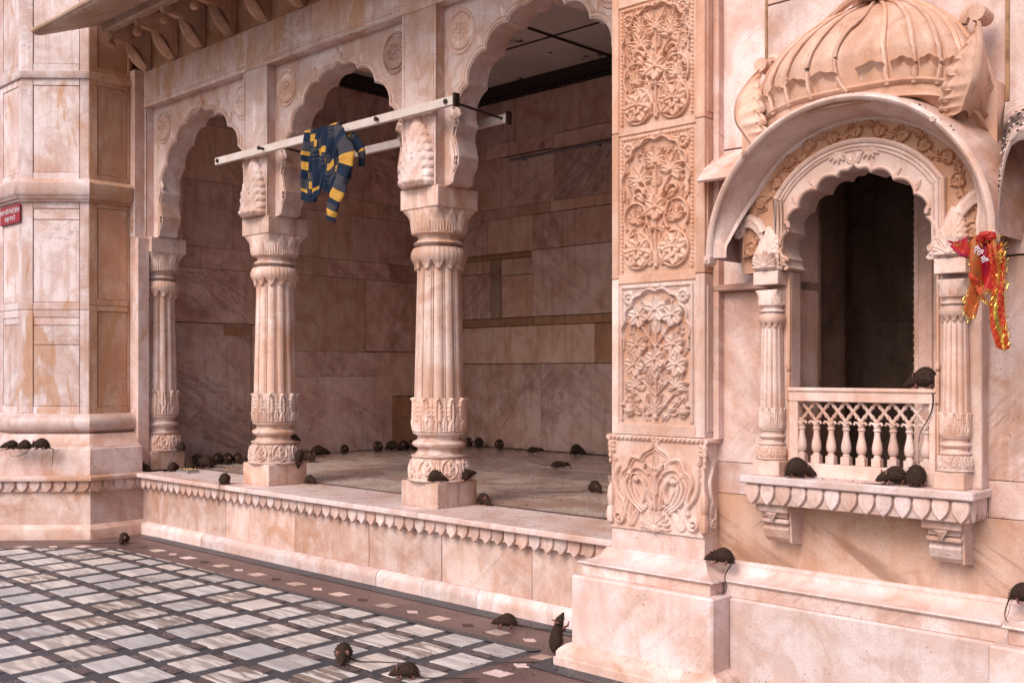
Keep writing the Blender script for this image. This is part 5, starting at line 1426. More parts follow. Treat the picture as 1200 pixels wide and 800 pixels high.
# lotus petals round the base
for a, b_ in zip(ribs[:-1], ribs[1:]):
    P = np.zeros((19, 15, 3))
    for i, q in enumerate(np.linspace(-1, 1, 19)):
        top = .185*(1-.22*abs(q)**3)+.010*math.cos(q*PI*2)
        for j in range(15):
            t = min(1, j/11); back = max(0, j-11)/3
            u = (a+b_)/2+q*(b_-a)*.40*(.80+.20*t)
            h = .012+top*t-.02*back
            pu = .004+.010*(1-q*q)*t+.034*max(0, (t-.6)/.4)**1.6-.012*math.exp(-(q/.16)**2)*t-.045*back
            P[i, j] = dome_pt(u, h, pu)
    MB().grid(P).obj('lotus_petal', 'carved', dm)
# base moulding following the arched foot
def base_pt(u, e, z): p = dome_pt(u, 0, 0); return (DXC+(p[0]-DXC)*(1+e/.55), WY-(WY-p[1])*(1+e/.30), p[2]+z)
def base_q(u, e, z):
    p = base_pt(u, e, z)
    return p if z > -.2 else (p[0], p[1], 2.14+math.sqrt(max(.0, .690**2-(p[0]-XC)**2)))
rows_ = [[base_q(u, e, z) for u in np.linspace(-1, 1, 80)] for e, z in ((.0, .03), (.018, .024), (.026, .012), (.018, .0), (.008, -.004), (.008, -.03), (.022, -.04), (.024, -.055), (.0, -.06), (-.02, -.22))]
MB().grid(np.array(rows_)).obj('base_moulding', 'carved', dm, angle=50)
# finial collar and side scrolls
m = MB()
for k in range(11):
    u = -1+.2*k; p = dome_pt(u*.98, .985, .02); m.ball((DXC+(p[0]-DXC)*1.25, p[1]-.01, p[2]-.005+.02*math.cos(u*PI/2)), .024, 8)
m.ball((DXC, 4.52, 3.345), .075, 12, (1, .8, 1)); m.lathe([(0, .05), (.05, .03), (.1, .045), (.18, .012), (.25, .004)], 12, (DXC, 4.53, 3.40))
m.obj('finial', 'carved', dm)
m = MB().tube([(DXC-.03, 4.47, 3.29), (DXC-.12, 4.50, 3.268), (DXC-.26, 4.55, 3.215)], [.02, .018, .014], 8); m.tube([(DXC+.03, 4.47, 3.29), (DXC+.15, 4.50, 3.28), (DXC+.26, 4.55, 3.24)], [.02, .018, .014], 8)
m.obj('finial_leaf', 'carved', dm)
for s in (-1, 1):
    # corner acanthus: wraps the arris, serrated edges, rises to the scroll
    cen = catmull([(.480, 4.335, 2.655), (.512, 4.31, 2.71), (.545, 4.29, 2.78), (.55, 4.31, 2.88), (.53, 4.37, 2.97), (.50, 4.44, 3.045)], 16)
    nn = len(cen); P = np.zeros((nn, 41, 3))
    for i, (cx0, cy0, cz0) in enumerate(cen):
        t = i/(nn-1); half = (.035+.095*math.sin(PI*min(1, .12+t*.95)))*(1 if t < .55 else 1-.72*((t-.55)/.45)**1.4)
        ser = .82+.18*abs(math.sin(t*PI*8))**.55
        for j, q in enumerate(np.linspace(-1, 1, 41)):
            aq = abs(q); hw = half*(ser if aq > .6 else 1)
            frond = .011*abs(math.cos((t*8-aq*1.1)*PI))*min(1, aq*1.6)-.012*math.exp(-(aq/.08)**2)
            if q < 0: x = cx0-aq*hw*1.15; y = cy0-.012*(1-aq)+.02*aq**2-.022*math.exp(-((aq-.92)/.1)**2)+frond
            else: x = cx0+.012*(1-aq)-.01*aq**2; y = cy0+aq*hw*1.2+frond*.3
            P[i, j] = (DXC+s*x, y, cz0-.06*aq*hw/.1*.5)
    MB().grid(P).obj('corner_leaf', 'carved', dm, angle=75)
    bx_, bz = DXC+s*.50, 3.06 if s < 0 else 3.075
    m = MB().ball((bx_, 4.47, bz), .038, 12, (1, 1.2, .95))
    m.tube([(bx_, 4.42, bz), (bx_, 4.53, bz)], .034, 12)
    m.tube([(x, 4.49, z) for x, z in catmull([(bx_-s*.02, bz+.04), (bx_-s*.055, bz+.03), (bx_-s*.08, bz-.03), (bx_-s*.05, bz-.12)], 5)], .022, 8)
    m.obj('scroll', 'carved', dm)

# balustrade
bal = MB()
by0, by1 = 4.50, 4.55
bal.box(XC-.346, XC+.346, by0, by1, 1.10, 1.165, b=.003); bal.box(XC-.346, XC+.346, by0-.004, by1+.004, 1.455, 1.503, b=.003)
bal.box(XC-.346, XC-.30, by0, by1, 1.16, 1.46, b=.003); bal.box(XC+.318, XC+.346, by0, by1, 1.16, 1.46, b=.003)
bal.box(XC-.350, XC+.350, by0-.012, by1+.012, 1.500, 1.520, b=.009)
bo_ = bal.obj('balustrade', 'carved_pale', win)
jm = MB(); x0, x1 = XC-.30, XC+.318; zb, zt_ = 1.365, 1.456; pit = .0735
k = 0; x = x0-.030
while x < x1+.04:
    for sgn in (-1, 1):
        pts = []
        for t in np.linspace(0, 1, 9):
            px = x+sgn*pit/2*(t*2-1)*1.0; pz = zb+(zt_-zb)*t; pts.append((px, pz))
        # scalloped lattice bar
        for a, b_ in zip(pts[:-1], pts[1:]):
            if min(a[0], b_[0]) < x0-.004 or max(a[0], b_[0]) > x1+.004: continue
            jm.tube([(a[0], 4.525, a[1]), (b_[0], 4.525, b_[1])], .0078, 6, cap=False)
        for t in (.25, .75):
            px = x+sgn*pit/2*(t*2-1)
            if x0+.004 < px < x1-.004: jm.ball((px, 4.525, zb+(zt_-zb)*t), .0115, 6)
    x += pit
jm.obj('lattice', 'carved_pale', bo_)
bmesh_ = MB()
bmesh_.box(-.021, .021, -.019, .019, 0, .038, b=.002)
bmesh_.lathe([(.036, .017), (.044, .018), (.047, .014), (.052, .013), (.055, .016), (.062, .021), (.08, .0235), (.10, .021), (.125, .0155), (.145, .0125), (.158, .0135), (.162, .018), (.167, .018), (.17, .014), (.185, .016), (.20, .020)], 14)
for s in (-1, 1):
    bmesh_.tube([(0, -.012, .178), (s*.012, -.015, .195), (s*.024, -.015, .198), (s*.030, -.014, .188)], .006, 6)
bme = bmesh_.mesh('baluster', 'carved_pale')
for k in range(9):
    o = bpy.data.objects.new('baluster', bme); COL.objects.link(o); o.parent = bo_; pw = parent_world(bo_); o.location = Vector((XC-.290+k*.0735, 4.525, 1.165))-pw
# chamber behind the window
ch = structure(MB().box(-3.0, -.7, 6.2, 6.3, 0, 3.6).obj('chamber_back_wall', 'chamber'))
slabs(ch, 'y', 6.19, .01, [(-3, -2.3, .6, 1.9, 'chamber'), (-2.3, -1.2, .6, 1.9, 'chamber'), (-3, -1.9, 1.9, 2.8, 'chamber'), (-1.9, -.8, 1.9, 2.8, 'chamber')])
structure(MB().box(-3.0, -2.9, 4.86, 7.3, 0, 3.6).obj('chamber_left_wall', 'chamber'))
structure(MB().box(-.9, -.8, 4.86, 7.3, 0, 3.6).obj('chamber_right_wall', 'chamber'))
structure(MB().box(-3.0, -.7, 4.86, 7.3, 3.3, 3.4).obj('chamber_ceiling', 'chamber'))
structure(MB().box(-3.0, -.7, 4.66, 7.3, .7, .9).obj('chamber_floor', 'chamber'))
cp = thing('inner_pier', (-1.95, 5.3, .9), 'dim rose stone pier inside the window opening on the right', 'pier')
m = MB().box(-2.055, -1.60, 5.06, 5.5, .9, 3.3, b=.004); m.obj('shaft', 'inner', cp)
m = MB()
for k in range(60): m.ball((-2.052, 5.066, .95+k*.038), .009, 6)
m.obj('scalloped_edge', 'inner', cp)
MB().box(-2.03, -1.96, 5.048, 5.062, .95, 3.2, b=.004).obj('strip', 'inner', cp)
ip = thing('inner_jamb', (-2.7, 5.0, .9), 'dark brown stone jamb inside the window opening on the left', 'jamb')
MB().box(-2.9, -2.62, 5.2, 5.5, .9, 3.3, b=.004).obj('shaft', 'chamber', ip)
# ceiling band close behind wall head over the hall etc: close the building top
cl = structure(MB().box(-12, 3, 5.5, 10.2, 7.3, 7.4).obj('roof', 'front'))
structure(MB().box(-3.4, .7, 4.84, 5.0, 3.41, 7.4).obj('wall_backing', 'front'))
structure(MB().box(-12, 3, 10.01, 10.2, 0, 7.4).obj('rear_wall', 'front'))

# ================================================================== DRYING BAR
rail = thing('drying_bar', (-6.8, 5.0, 3.48), 'pair of long white painted wooden bars bolted across the arcade piers', 'bar')
MB().box(-8.39, -5.255, 4.985, 5.02, 3.455, 3.52, b=.004).obj('front_bar', 'paint', rail)
MB().box(-8.39, -5.255, 5.52, 5.555, 3.425, 3.49, b=.004).obj('back_bar', 'paint', rail)
for x in (-7.42, -5.30):
    MB().tube([(x, 4.99, 3.487), (x, 5.58, 3.455)], .010, 8).obj('rod', 'iron', rail)
for x, L in ((-8.335, .006), (-7.60, .05), (-6.08, .02), (-5.33, .006)):
    m = MB().tube([(x, 4.985-L, 3.487), (x, 4.99, 3.487)], .011, 8); m.tube([(x, 4.977-L, 3.487), (x, 4.986-L, 3.487)], .019, 6); m.obj('bolt', 'iron', rail)
m = MB().box(-5.257, -5.235, 4.975, 5.03, 3.44, 3.535, b=.003); m.obj('end_plate', 'iron', rail)
m = MB().box(-5.257, -5.24, 5.51, 5.565, 3.41, 3.505, b=.003); m.obj('end_plate', 'iron', rail)

# ================================================================== SWEATER
sw = thing('sweater', (-6.8, 4.98, 3.5), 'navy, mustard and grey checked knitted sweater hung over the white drying bar', 'sweater')
def cloth_grid(fn, nu, nv, colfn, name, mats, parent, thick=.010):
    P = np.array([[fn(i/nu, j/nv) for j in range(nv+1)] for i in range(nu+1)], float)
    m = MB(); V = P.reshape(-1, 3); m.v = [tuple(p) for p in V]
    for i in range(nu):
        for j in range(nv):
            a = i*(nv+1)+j; m.f.append((a, a+nv+1, a+nv+2, a+1)); m.mi.append(colfn((i+.5)/nu, (j+.5)/nv)); m.sm.append(True)
    o = m.obj(name, mats, parent, angle=180)
    md = o.modifiers.new('solid', 'SOLIDIFY'); md.thickness = thick; md.offset = 0
    return o
KM = ['navy', 'mustard', 'greywool']
def check(u, v):
    # knitted block check: navy ground, grey bands and boxes, mustard blocks
    if v > .905: return 0
    cu = u*6.4; cv = v*8.2; iu, iv = int(cu), int(cv); fu, fv = cu-iu, cv-iv
    if u < .13:      # striped edge at the left
        s = (v*8.2) % 4
        return 1 if s < .85 else (0 if s < 1.9 else (2 if s < 2.9 else 1 if s < 3.3 else 0))
    k = (iu*3+2*iv) % 5
    if k == 0 and fu < .85 and .08 < fv < .85: return 1
    if k == 2: return 2 if (fv < .32 or .55 < fv < .8) else 0
    if k == 3: return 2 if fu < .3 else 0
    if k == 4: return 2 if fv < .22 else 0
    return 0
def drape(u, v):
    # u across (left to right in the photograph), v from over the bar downwards at the front
    L = .53-.05*u+.035*math.sin(u*9)-.10*max(0, u-.8)/.2+.04*(.3 < u < .5)
    s = v*(L+.07)-.05
    wdt = .44*(1-.04*v)
    x = -6.955+wdt*u+.012*math.sin(v*5+u*8)*v
    fold = .028*math.sin(u*2*PI*2.6+.6+v*.8)+.014*math.sin(u*2*PI*5.3+v*3)+.005*math.sin(u*31+v*19)
    if s < 0:
        y = 4.975+(-s)*.8; z = 3.528-abs(s)*.05
    else:
        y = 4.972-.012*min(1, s*12)-fold*min(1, .4+s*3)-.012; z = 3.527-s
    return (x, y, z)
cloth_grid(drape, 96, 96, check, 'body', KM, sw)
def back_drape(u, v):
    s = v*.36; x = -6.94+.42*u; fold = .015*math.sin(u*14)
    return (x, 5.03+fold+.01*min(1, s*8), 3.53-s)
cloth_grid(back_drape, 40, 40, check, 'back', KM, sw)
def top_fold(u, v):
    x = -6.955+.44*u; a = v*PI; return (x, 5.002-.042*math.cos(a)-.003*math.sin(u*17), 3.522+.016*math.sin(a)+.004*math.sin(u*17))
cloth_grid(top_fold, 60, 10, lambda u, v: check(u, .03), 'shoulder', KM, sw)
SL = catmull([(-6.56, 4.955, 3.50), (-6.47, 4.94, 3.40), (-6.40, 4.935, 3.27), (-6.42, 4.94, 3.15), (-6.50, 4.935, 3.0), (-6.56, 4.93, 2.87), (-6.60, 4.93, 2.775)], 8)
SR = catmull([(.04, 0), (.085, 0), (.105, 0), (.105, 0), (.095, 0), (.085, 0), (.070, 0)], 8)
def sleeve(path, rad, name, stripes):
    n = len(path); N = 20; P = np.zeros((n, N, 3))
    for i, p in enumerate(path):
        a = np.array(path[max(0, i-1)]); b_ = np.array(path[min(n-1, i+1)]); d = b_-a; d /= np.linalg.norm(d)
        x = np.cross(d, [0, 1, 0]); x /= np.linalg.norm(x); r = rad[i][0]*.78
        for k in range(N):
            q = 2*PI*k/N; w_ = 1+.12*math.sin(3*q+i*.25)+.06*math.sin(2*q-i*.45)+.05*math.sin(i*.9)
            P[i, k] = np.array(p)+x*r*math.cos(q)*w_+np.array([0, 1, 0])*r*.42*math.sin(q)*w_
    m = MB().grid(P, wrapv=True); F = []
    for idx in range(len(m.f)): m.mi[idx] = stripes((idx//N)/(n-1))
    o_ = m.obj(name, KM, sw, angle=180); return o_
def st(t):
    if t > .90: return 0
    k = (t*10.2) % 3.4
    return 2 if k < 1.0 else (1 if k < 1.75 else 0) if t > .3 else (2 if (t*9) % 1.5 < .9 else 0)
def st(t):
    for a, b_, c_ in ((.0, .12, 2), (.12, .2, 0), (.2, .34, 2), (.34, .44, 1), (.44, .55, 0), (.55, .66, 2), (.66, .75, 1), (.75, .80, 0), (.80, .86, 2), (.86, .93, 1)):
        if a <= t < b_: return c_
    return 0
sleeve(catmull(SL[::6], 10), catmull([SR[i] for i in range(0, len(SR), 6)], 10), 'sleeve', st)
sleeve(catmull([(-6.60, 5.02, 3.50), (-6.46, 5.03, 3.42), (-6.35, 5.04, 3.30), (-6.36, 5.05, 3.18)], 8), [(r,) for r in np.interp(np.linspace(0, 1, 25), [0, .5, 1], [.04, .062, .04])], 'sleeve', lambda t: 0 if (t*5) % 2 < 1.2 else 1 if (t*5) % 2 < 1.5 else 2)

# ================================================================== RED SCARF
sf = thing('prayer_scarf', (-1.42, 4.22, 2.1), 'red prayer scarf with gold tinsel fringe tied to the right foot of the window canopy', 'scarf')
def scarf_col(u, v):
    # red cloth, printed orange edge with olive dots, crimson lettered band
    if .34 < u < .50 and v < .55: return 1
    if u < .30 or u > .86 or v > .93:
        a = math.hypot(((u*14) % 1)-.5, ((v*22) % 1)-.5)
        return 3 if a < .28 else 2
    return 0
SM = ['red', 'redband', 'orange', 'olive', 'gold']
def sc_main(u, v):
    x = -1.500+.105*u*(1-.15*v)+.030*v*v+.02*math.sin(v*4)-.03*v*(1-u); y = 4.235-.018*math.sin(u*8+v*3)-.012*math.sin(v*7)
    z = 2.125-.015*math.cos(u*6)-(.27+.05*math.sin(u*6))*v
    return (x, y, z)
cloth_grid(sc_main, 44, 60, scarf_col, 'cloth', SM, sf, .003)
def sc_tail(u, v):
    x = -1.428+.052*u+.010*math.sin(v*7)+.030*v; y = 4.225-.012*math.sin(u*5+v*9); z = 2.10-.41*v-.012*math.sin(u*3)
    return (x, y, z)
cloth_grid(sc_tail, 26, 80, lambda u, v: (2 if (int(u*6)+int(v*30)) % 2 else 0) if not .4 < u < .6 else 4, 'tail', SM, sf, .003)
def sc_tail2(u, v):
    w_ = .05*(1-.45*v); x = -1.50+w_*u+.065*v*v+.005; y = 4.225-.01*math.sin(v*9+u*3); z = 1.99-.115*v-.045*u
    return (x, y, z)
cloth_grid(sc_tail2, 14, 40, lambda u, v: 2 if (int(u*5)+int(v*24)) % 2 else 0, 'tail', SM, sf, .003)
def sc_tip(u, v):
    x = -1.49-.085*v+.006*math.sin(u*5); w_ = .045*(1-v)+.012; y = 4.225-.02*math.sin(v*4+u*2); z = 2.083+.028*v*v+w_*(u-.5)*1.6
    return (x, y, z)
cloth_grid(sc_tip, 10, 24, lambda u, v: 0 if abs(u-.5) < .35 else 1, 'tied_end', SM, sf, .004)
m = MB()
for k in range(9):
    a = k*.7; m.ball((-1.43+.02*math.cos(a), 4.225+.012*math.sin(a), 2.118+.012*math.sin(a*1.7)), .020, 8, (1, .8, .8))
m.obj('knot', 'red', sf)
m = MB()
def tinsel(path, n, sp, L):
    path = [np.array(p) for p in path]
    for k in range(n):
        t = rng.uniform(0, len(path)-1.001); i = int(t); p = path[i]+(path[i+1]-path[i])*(t-i)+rng.normal(size=3)*[sp, sp*.5, sp]
        d = rng.normal(size=3); d /= np.linalg.norm(d); l_ = L*rng.uniform(.4, 1.2); q = p+d*l_; e = np.cross(d, [0, 1, .3]); e = e/np.linalg.norm(e)*.0011
        m.add([p-e, p+e, q+e*.6, q-e*.6], [(0, 1, 2, 3)])
tinsel([sc_main(.0, v) for v in np.linspace(0, 1, 12)], 110, .004, .016)
tinsel([sc_main(1.0, v) for v in np.linspace(0, .8, 12)], 170, .008, .020)
tinsel([sc_main(u, 1) for u in np.linspace(0, 1, 12)], 120, .006, .018)
tinsel([sc_tail(.5, v) for v in np.linspace(0, 1, 12)], 260, .006, .018)
tinsel([sc_tail(1, v) for v in np.linspace(0, 1, 12)], 200, .006, .018)
tinsel([sc_tip(.5, v) for v in np.linspace(0, 1, 6)], 60, .010, .016)
tinsel([sc_tail2(u, v) for u, v in ((0, 0), (0, .5), (0, 1), (1, 1), (1, .5), (1, 0))], 120, .004, .014)
tinsel([(-1.46, 4.22, 2.12), (-1.40, 4.22, 2.12)], 90, .010, .02)
tag(m.obj('tinsel_fringe', 'gold', sf), kind='stuff')
text(sf, 'श्री माँ', (-1.447, 4.207, 2.055), (PI/2, math.radians(62), 0), .030, 'letter', sx=1.0)

# ================================================================== RATS
def rat(name_label, loc, yaw, pose='crouch', s=1.0, tail='back', tailpts=None, pitch=0, roll=0, seed=0, group=None):
    R = np.random.default_rng(1000+seed)
    root = thing('rat', loc, name_label, 'rat', group or 'rats about the temple')
    root.rotation_euler = (roll, -pitch, yaw); root.scale = (s, s, s)
    if pose == 'ball':
        sp = [(-.062, .016, .004), (-.058, .028, .022), (-.045, .040, .036), (-.022, .047, .044), (.002, .048, .044), (.024, .042, .036), (.040, .036, .028), (.054, .029, .022), (.068, .021, .014), (.078, .016, .007), (.081, .015, .001)]
    elif pose == 'walk':
        sp = [(-.095, .034, .004), (-.088, .036, .018), (-.070, .041, .028), (-.045, .045, .032), (-.015, .046, .031), (.015, .045, .028), (.040, .044, .023), (.058, .046, .0215), (.075, .045, .019), (.090, .040, .012), (.103, .035, .006), (.106, .034, .001)]
    else:
        sp = [(-.075, .020, .004), (-.070, .030, .020), (-.053, .042, .033), (-.027, .049, .041), (.0, .050, .040), (.024, .044, .033), (.043, .041, .026), (.058, .038, .0225), (.074, .031, .016), (.087, .025, .009), (.093, .023, .001)]
    sp = catmull([(a, 0, b_) if False else (a, b_, r) for a, b_, r in sp], 2)
    n = len(sp); N = 16; P = np.zeros((n, N, 3)); head0 = {'ball': .040, 'walk': .050, 'crouch': .048}[pose]
    turn = float(R.uniform(-.5, .5))*(.6 if pose != 'walk' else .3)
    for i, (x, z, r) in enumerate(sp):
        hx = max(0, x-head0*.4); yo = turn*hx*.9
        hip = math.exp(-((x+.035)/.022)**2)
        for k in range(N):
            a = 2*PI*k/N; cy_, cz_ = math.cos(a), math.sin(a)
            ry = r*(.92+.18*hip*(cz_ < .2)); rz = r*(1.04 if cz_ > 0 else .95)
            zz_ = max(.002, z+rz*cz_)
            P[i, k] = (x, yo+ry*cy_, zz_)
    mb = MB().grid(P, wrapv=True)
    body = mb.obj('body', 'fur', None, angle=180); body.parent = root
    def hy(x): return turn*max(0, x-head0*.4)*.9
    hxx = {'ball': .050, 'walk': .070, 'crouch': .060}[pose]; hz = {'ball': .050, 'walk': .062, 'crouch': .058}[pose]
    for sgn in (-1, 1):
        P2 = np.zeros((7, 12, 3)); er = .0140
        for i in range(7):
            t = i/6; rr = er*math.sin(PI*min(.5, t*.5)) if False else er*t
            for k in range(12):
                a = 2*PI*k/12; P2[i, k] = (hxx-.010+.004*(1-t*t)-.002, hy(hxx)+sgn*(.017+.6*rr*abs(math.cos(a))*0)+sgn*.006+rr*math.cos(a)*.8, hz+.004+rr*math.sin(a))
        e = MB().grid(P2, wrapv=True).obj('ear', 'skin', None, angle=180); e.parent = root
        md = e.modifiers.new('s', 'SOLIDIFY'); md.thickness = .0022
        ee = MB().ball((hxx+.013, hy(hxx+.013)+sgn*.0135, hz-.016), .0034, 8).obj('eye', 'eye', None); ee.parent = root
    ns = MB().ball((sp[-1][0], hy(sp[-1][0]), sp[-1][1]), .0030, 6).obj('nose', 'skin', None); ns.parent = root
    legs = {'ball': [(.030, .018, .026), (-.030, .026, .030)], 'crouch': [(.032, .017, .030), (-.035, .027, .034)], 'walk': [(.032, .015, .040), (-.058, .018, .040)]}[pose]
    for li, (lx, ly, lz) in enumerate(legs):
        for sgn in (-1, 1):
            st_ = (.016*sgn*(1 if li else -1)) if pose == 'walk' else 0
            m = MB().tube([(lx-.004, sgn*ly*.8, lz), (lx+st_*.6-.006, sgn*ly, lz*.5), (lx+st_, sgn*ly, .006)], [.012 if li else .009, .007, .004], 8)
            m.tube([(lx+st_-.006, sgn*ly, .004), (lx+st_+.010, sgn*ly, .0035), (lx+st_+.017, sgn*ly*1.05, .002)], [.0042, .004, .0022], 6)
            for q in (-1, 0, 1): m.tube([(lx+st_+.010, sgn*ly+q*.002, .003), (lx+st_+.021, sgn*ly+q*.0055, .0015)], [.0016, .0008], 4)
            o = m.obj('leg', 'skin' , None, angle=180); o.parent = root
    # fur: short guard hairs lying back along the coat
    m = MB()
    nh = 620
    for _ in range(nh):
        i = int(R.integers(1, n-4)); k = int(R.integers(0, N)); p = P[i, k]; a = 2*PI*k/N
        nr = np.array([0, math.cos(a), math.sin(a)]); 
        if p[2] < .006: continue
        p = p+np.array([R.uniform(-.004, .004), 0, 0]); d = nr*.55+np.array([-1, 0, -.25]); d /= np.linalg.norm(d); L = R.uniform(.007, .014)
        e = np.cross(d, nr); e = e/(np.linalg.norm(e)+1e-9)*.0011
        m.add([p-e, p+e, p+d*L+nr*.0022], [(0, 1, 2)])
    for q in range(10):
        x = sp[-1][0]-.008; sg_ = -1 if q % 2 else 1; p = np.array([x, hy(x)+sg_*.005, sp[-1][1]]); d = np.array([.35, sg_*1.0, .3*(q/5-1)]); d /= np.linalg.norm(d)
        m.add([p, p+np.array([0, 0, .0006]), p+d*.022], [(0, 1, 2)])
    o = m.obj('fur', 'fur2', None); o.parent = root; o['kind'] = 'stuff'
    # tail
    x0, z0 = sp[0][0]+.006, sp[0][1]
    tb = Vector((x0, 0, z0))
    if tail == 'none': return root
    if tailpts is None:
        w1 = float(R.uniform(-.05, .05)); w2 = float(R.uniform(-.05, .05))
        if tail == 'back': tp_ = [(x0, 0, z0), (x0-.03, w1*.2, .010), (x0-.07, w1*.7, .005), (x0-.12, w1, .004), (x0-.16, w1+w2, .004)]
        elif tail == 'hang': tp_ = [(x0, 0, z0), (x0-.03, 0, z0+.006), (x0-.052, 0, z0-.02), (x0-.058, w1*.2, -.04), (x0-.055, w1*.3, -.09), (x0-.06, w1*.2, -.13)]
        elif tail == 'curl': tp_ = [(x0, 0, z0), (x0-.03, .02, .006), (x0-.02, .06, .004), (x0+.03, .075, .004), (x0+.08, .07, .004)]
        elif tail == 'up': tp_ = [(x0, 0, z0), (x0-.04, 0, z0+.005), (x0-.085, .01, z0+.02), (x0-.12, .02, z0+.022), (x0-.15, .02, z0+.0), (x0-.16, .02, z0-.012)]
        pts = catmull(tp_, 6)
    else:
        Mi = Matrix.Translation(Vector(loc))@root.rotation_euler.to_matrix().to_4x4()@Matrix.Scale(s, 4); Mi = Mi.inverted()
        pts = catmull([tuple(tb)]+[tuple(Mi@Vector(p)) for p in tailpts], 6)
    o = MB().tube(pts, list(np.linspace(.0046, .0014, len(pts))), 7).obj('tail', 'tail', None, angle=180); o.parent = root
    return root
D = math.radians
TOW = D(-46.7)      # heading towards the viewer
RT = D(43.3)        # heading to the viewer's right
LF = RT+PI
LZ2 = LZ+.001
# courtyard
rat('rat facing the viewer at the foot of the tower corner', (-9.155, 4.50, .01), TOW, 'ball', 1.05, tailpts=[(-9.22, 4.50, .014), (-9.30, 4.38, .010), (-9.45, 4.25, .008), (-9.56, 4.16, .008)], seed=1)
rat('brown rat facing the viewer on the white tiles, tail stretched right', (-4.565, 3.50, .005), TOW+.1, 'ball', 1.12, tailpts=[(-4.50, 3.56, .010), (-4.42, 3.63, .008), (-4.32, 3.70, .008), (-4.26, 3.76, .008)], seed=2)
rat('brown rat in profile facing left on the floor tiles at the bottom of the picture', (-4.08, 3.53, .005), LF+.15, 'crouch', .95, tailpts=[(-4.02, 3.60, .009), (-3.93, 3.68, .008), (-3.84, 3.76, .008), (-3.80, 3.79, .008)], seed=3)
rat('dark rat in profile facing left on the pink border by the platform foot', (-4.44, 4.655, .008), LF-.05, 'crouch', .97, tailpts=[(-4.36, 4.73, .012), (-4.24, 4.78, .010), (-4.12, 4.82, .010), (-4.05, 4.85, .010)], seed=4)
rat('dark rat climbing head up at the corner of the carved pillar foot', (-3.715, 4.38, .14), D(60), 'walk', 1.15, pitch=D(80), tailpts=[(-3.74, 4.28, -.02+.02), (-3.80, 4.19, .012), (-3.90, 4.10, .009), (-3.99, 4.03, .009)], seed=5)
rat('rat mostly outside the left edge, only its tail on the tiles', (-6.86, 2.32, .005), LF, 'crouch', 1.05, tailpts=[(-6.76, 2.41, .01), (-6.70, 2.47, .012), (-6.63, 2.52, .008), (-6.55, 2.56, .008)], seed=6)
# tower step
TZ = .872
rat('leftmost of three rats in a row on the tower step', (-10.11, 3.86, TZ-.015), LF+.5, 'crouch', .98, tailpts=[(-10.19, 3.75, .84), (-10.22, 3.70, .78), (-10.22, 3.69, .70)], seed=7)
rat('middle of three rats in a row on the tower step, tail curled under it', (-10.02, 3.95, TZ-.015), LF+.1, 'ball', 1.0, tailpts=[(-9.97, 3.96, .84), (-9.97, 3.90, .81), (-10.03, 3.84, .80), (-10.07, 3.85, .83)], seed=8)
rat('rightmost of three rats in a row on the tower step, tail hanging down', (-9.90, 4.05, TZ-.015), LF-.05, 'crouch', 1.18, tailpts=[(-9.80, 4.13, .86), (-9.76, 4.11, .82), (-9.75, 4.10, .74), (-9.76, 4.09, .70)], seed=9)
# platform edge at left
rat('rat facing right on the ledge before the half column by the tower', (-9.78, 4.99, LZ2), RT, 'crouch', 1.05, 'none', seed=10)
rat('round rat on the ledge at the right end of the half column plinth', (-9.50, 5.19, LZ2), D(110), 'ball', 1.0, 'curl', seed=11)
rat('rat perched at the top of the half column plinth with tail hanging down', (-9.72, 5.40, .775), D(140), 'crouch', 1.0, tailpts=[(-9.69, 5.32, .77), (-9.68, 5.26, .70), (-9.70, 5.20, .63)], seed=12)
hud = 'rats crowding round the food by the hall wall'
for k, (x, y, a, p, s_) in enumerate([(-9.64, 5.44, 2.9, 'ball', 1.25), (-9.83, 5.66, .5, 'crouch', 1.35), (-9.61, 5.60, -2.4, 'ball', 1.35), (-9.42, 5.33, 2.4, 'ball', .95)]):
    rat(['dark rat at the back left of the huddle behind the tray', 'largest rat standing behind the huddle near the tray', 'rat at the right side of the huddle behind the tray', 'small rat right behind the tray of food'][k], (x, y, LZ2), a, p, s_, 'back', seed=20+k, group=hud)
for k, (x, y, a) in enumerate([(-9.86, 5.89, TOW-.4), (-9.84, 6.00, TOW), (-9.81, 6.11, TOW+.5), (-9.80, 6.25, TOW)]):
    rat(['first rat of the row along the hall wall, nearest the tray', 'second rat of the row along the hall wall', 'third rat of the row along the hall wall', 'last rat of the row, half hidden by the second column'][k], (x, y, LZ2), a, 'ball', 1.30-.05*k, 'none', seed=30+k, group='row of rats feeding along the left hall wall')
rat('rat on the ledge edge between the first columns, tail hanging over the petals', (-7.83, 4.885, LZ2), D(100), 'ball', 1.0, tailpts=[(-7.80, 4.825, .60), (-7.79, 4.815, .54), (-7.785, 4.815, .46), (-7.79, 4.815, .41)], seed=13) if False else \
rat('rat on the ledge edge left of the second column, tail hanging over the petals', (-8.10, 4.92, LZ2), D(120), 'ball', 1.05, tailpts=[(-8.05, 4.83, .605), (-8.03, 4.815, .56), (-8.03, 4.812, .48), (-8.04, 4.812, .42)], seed=13)
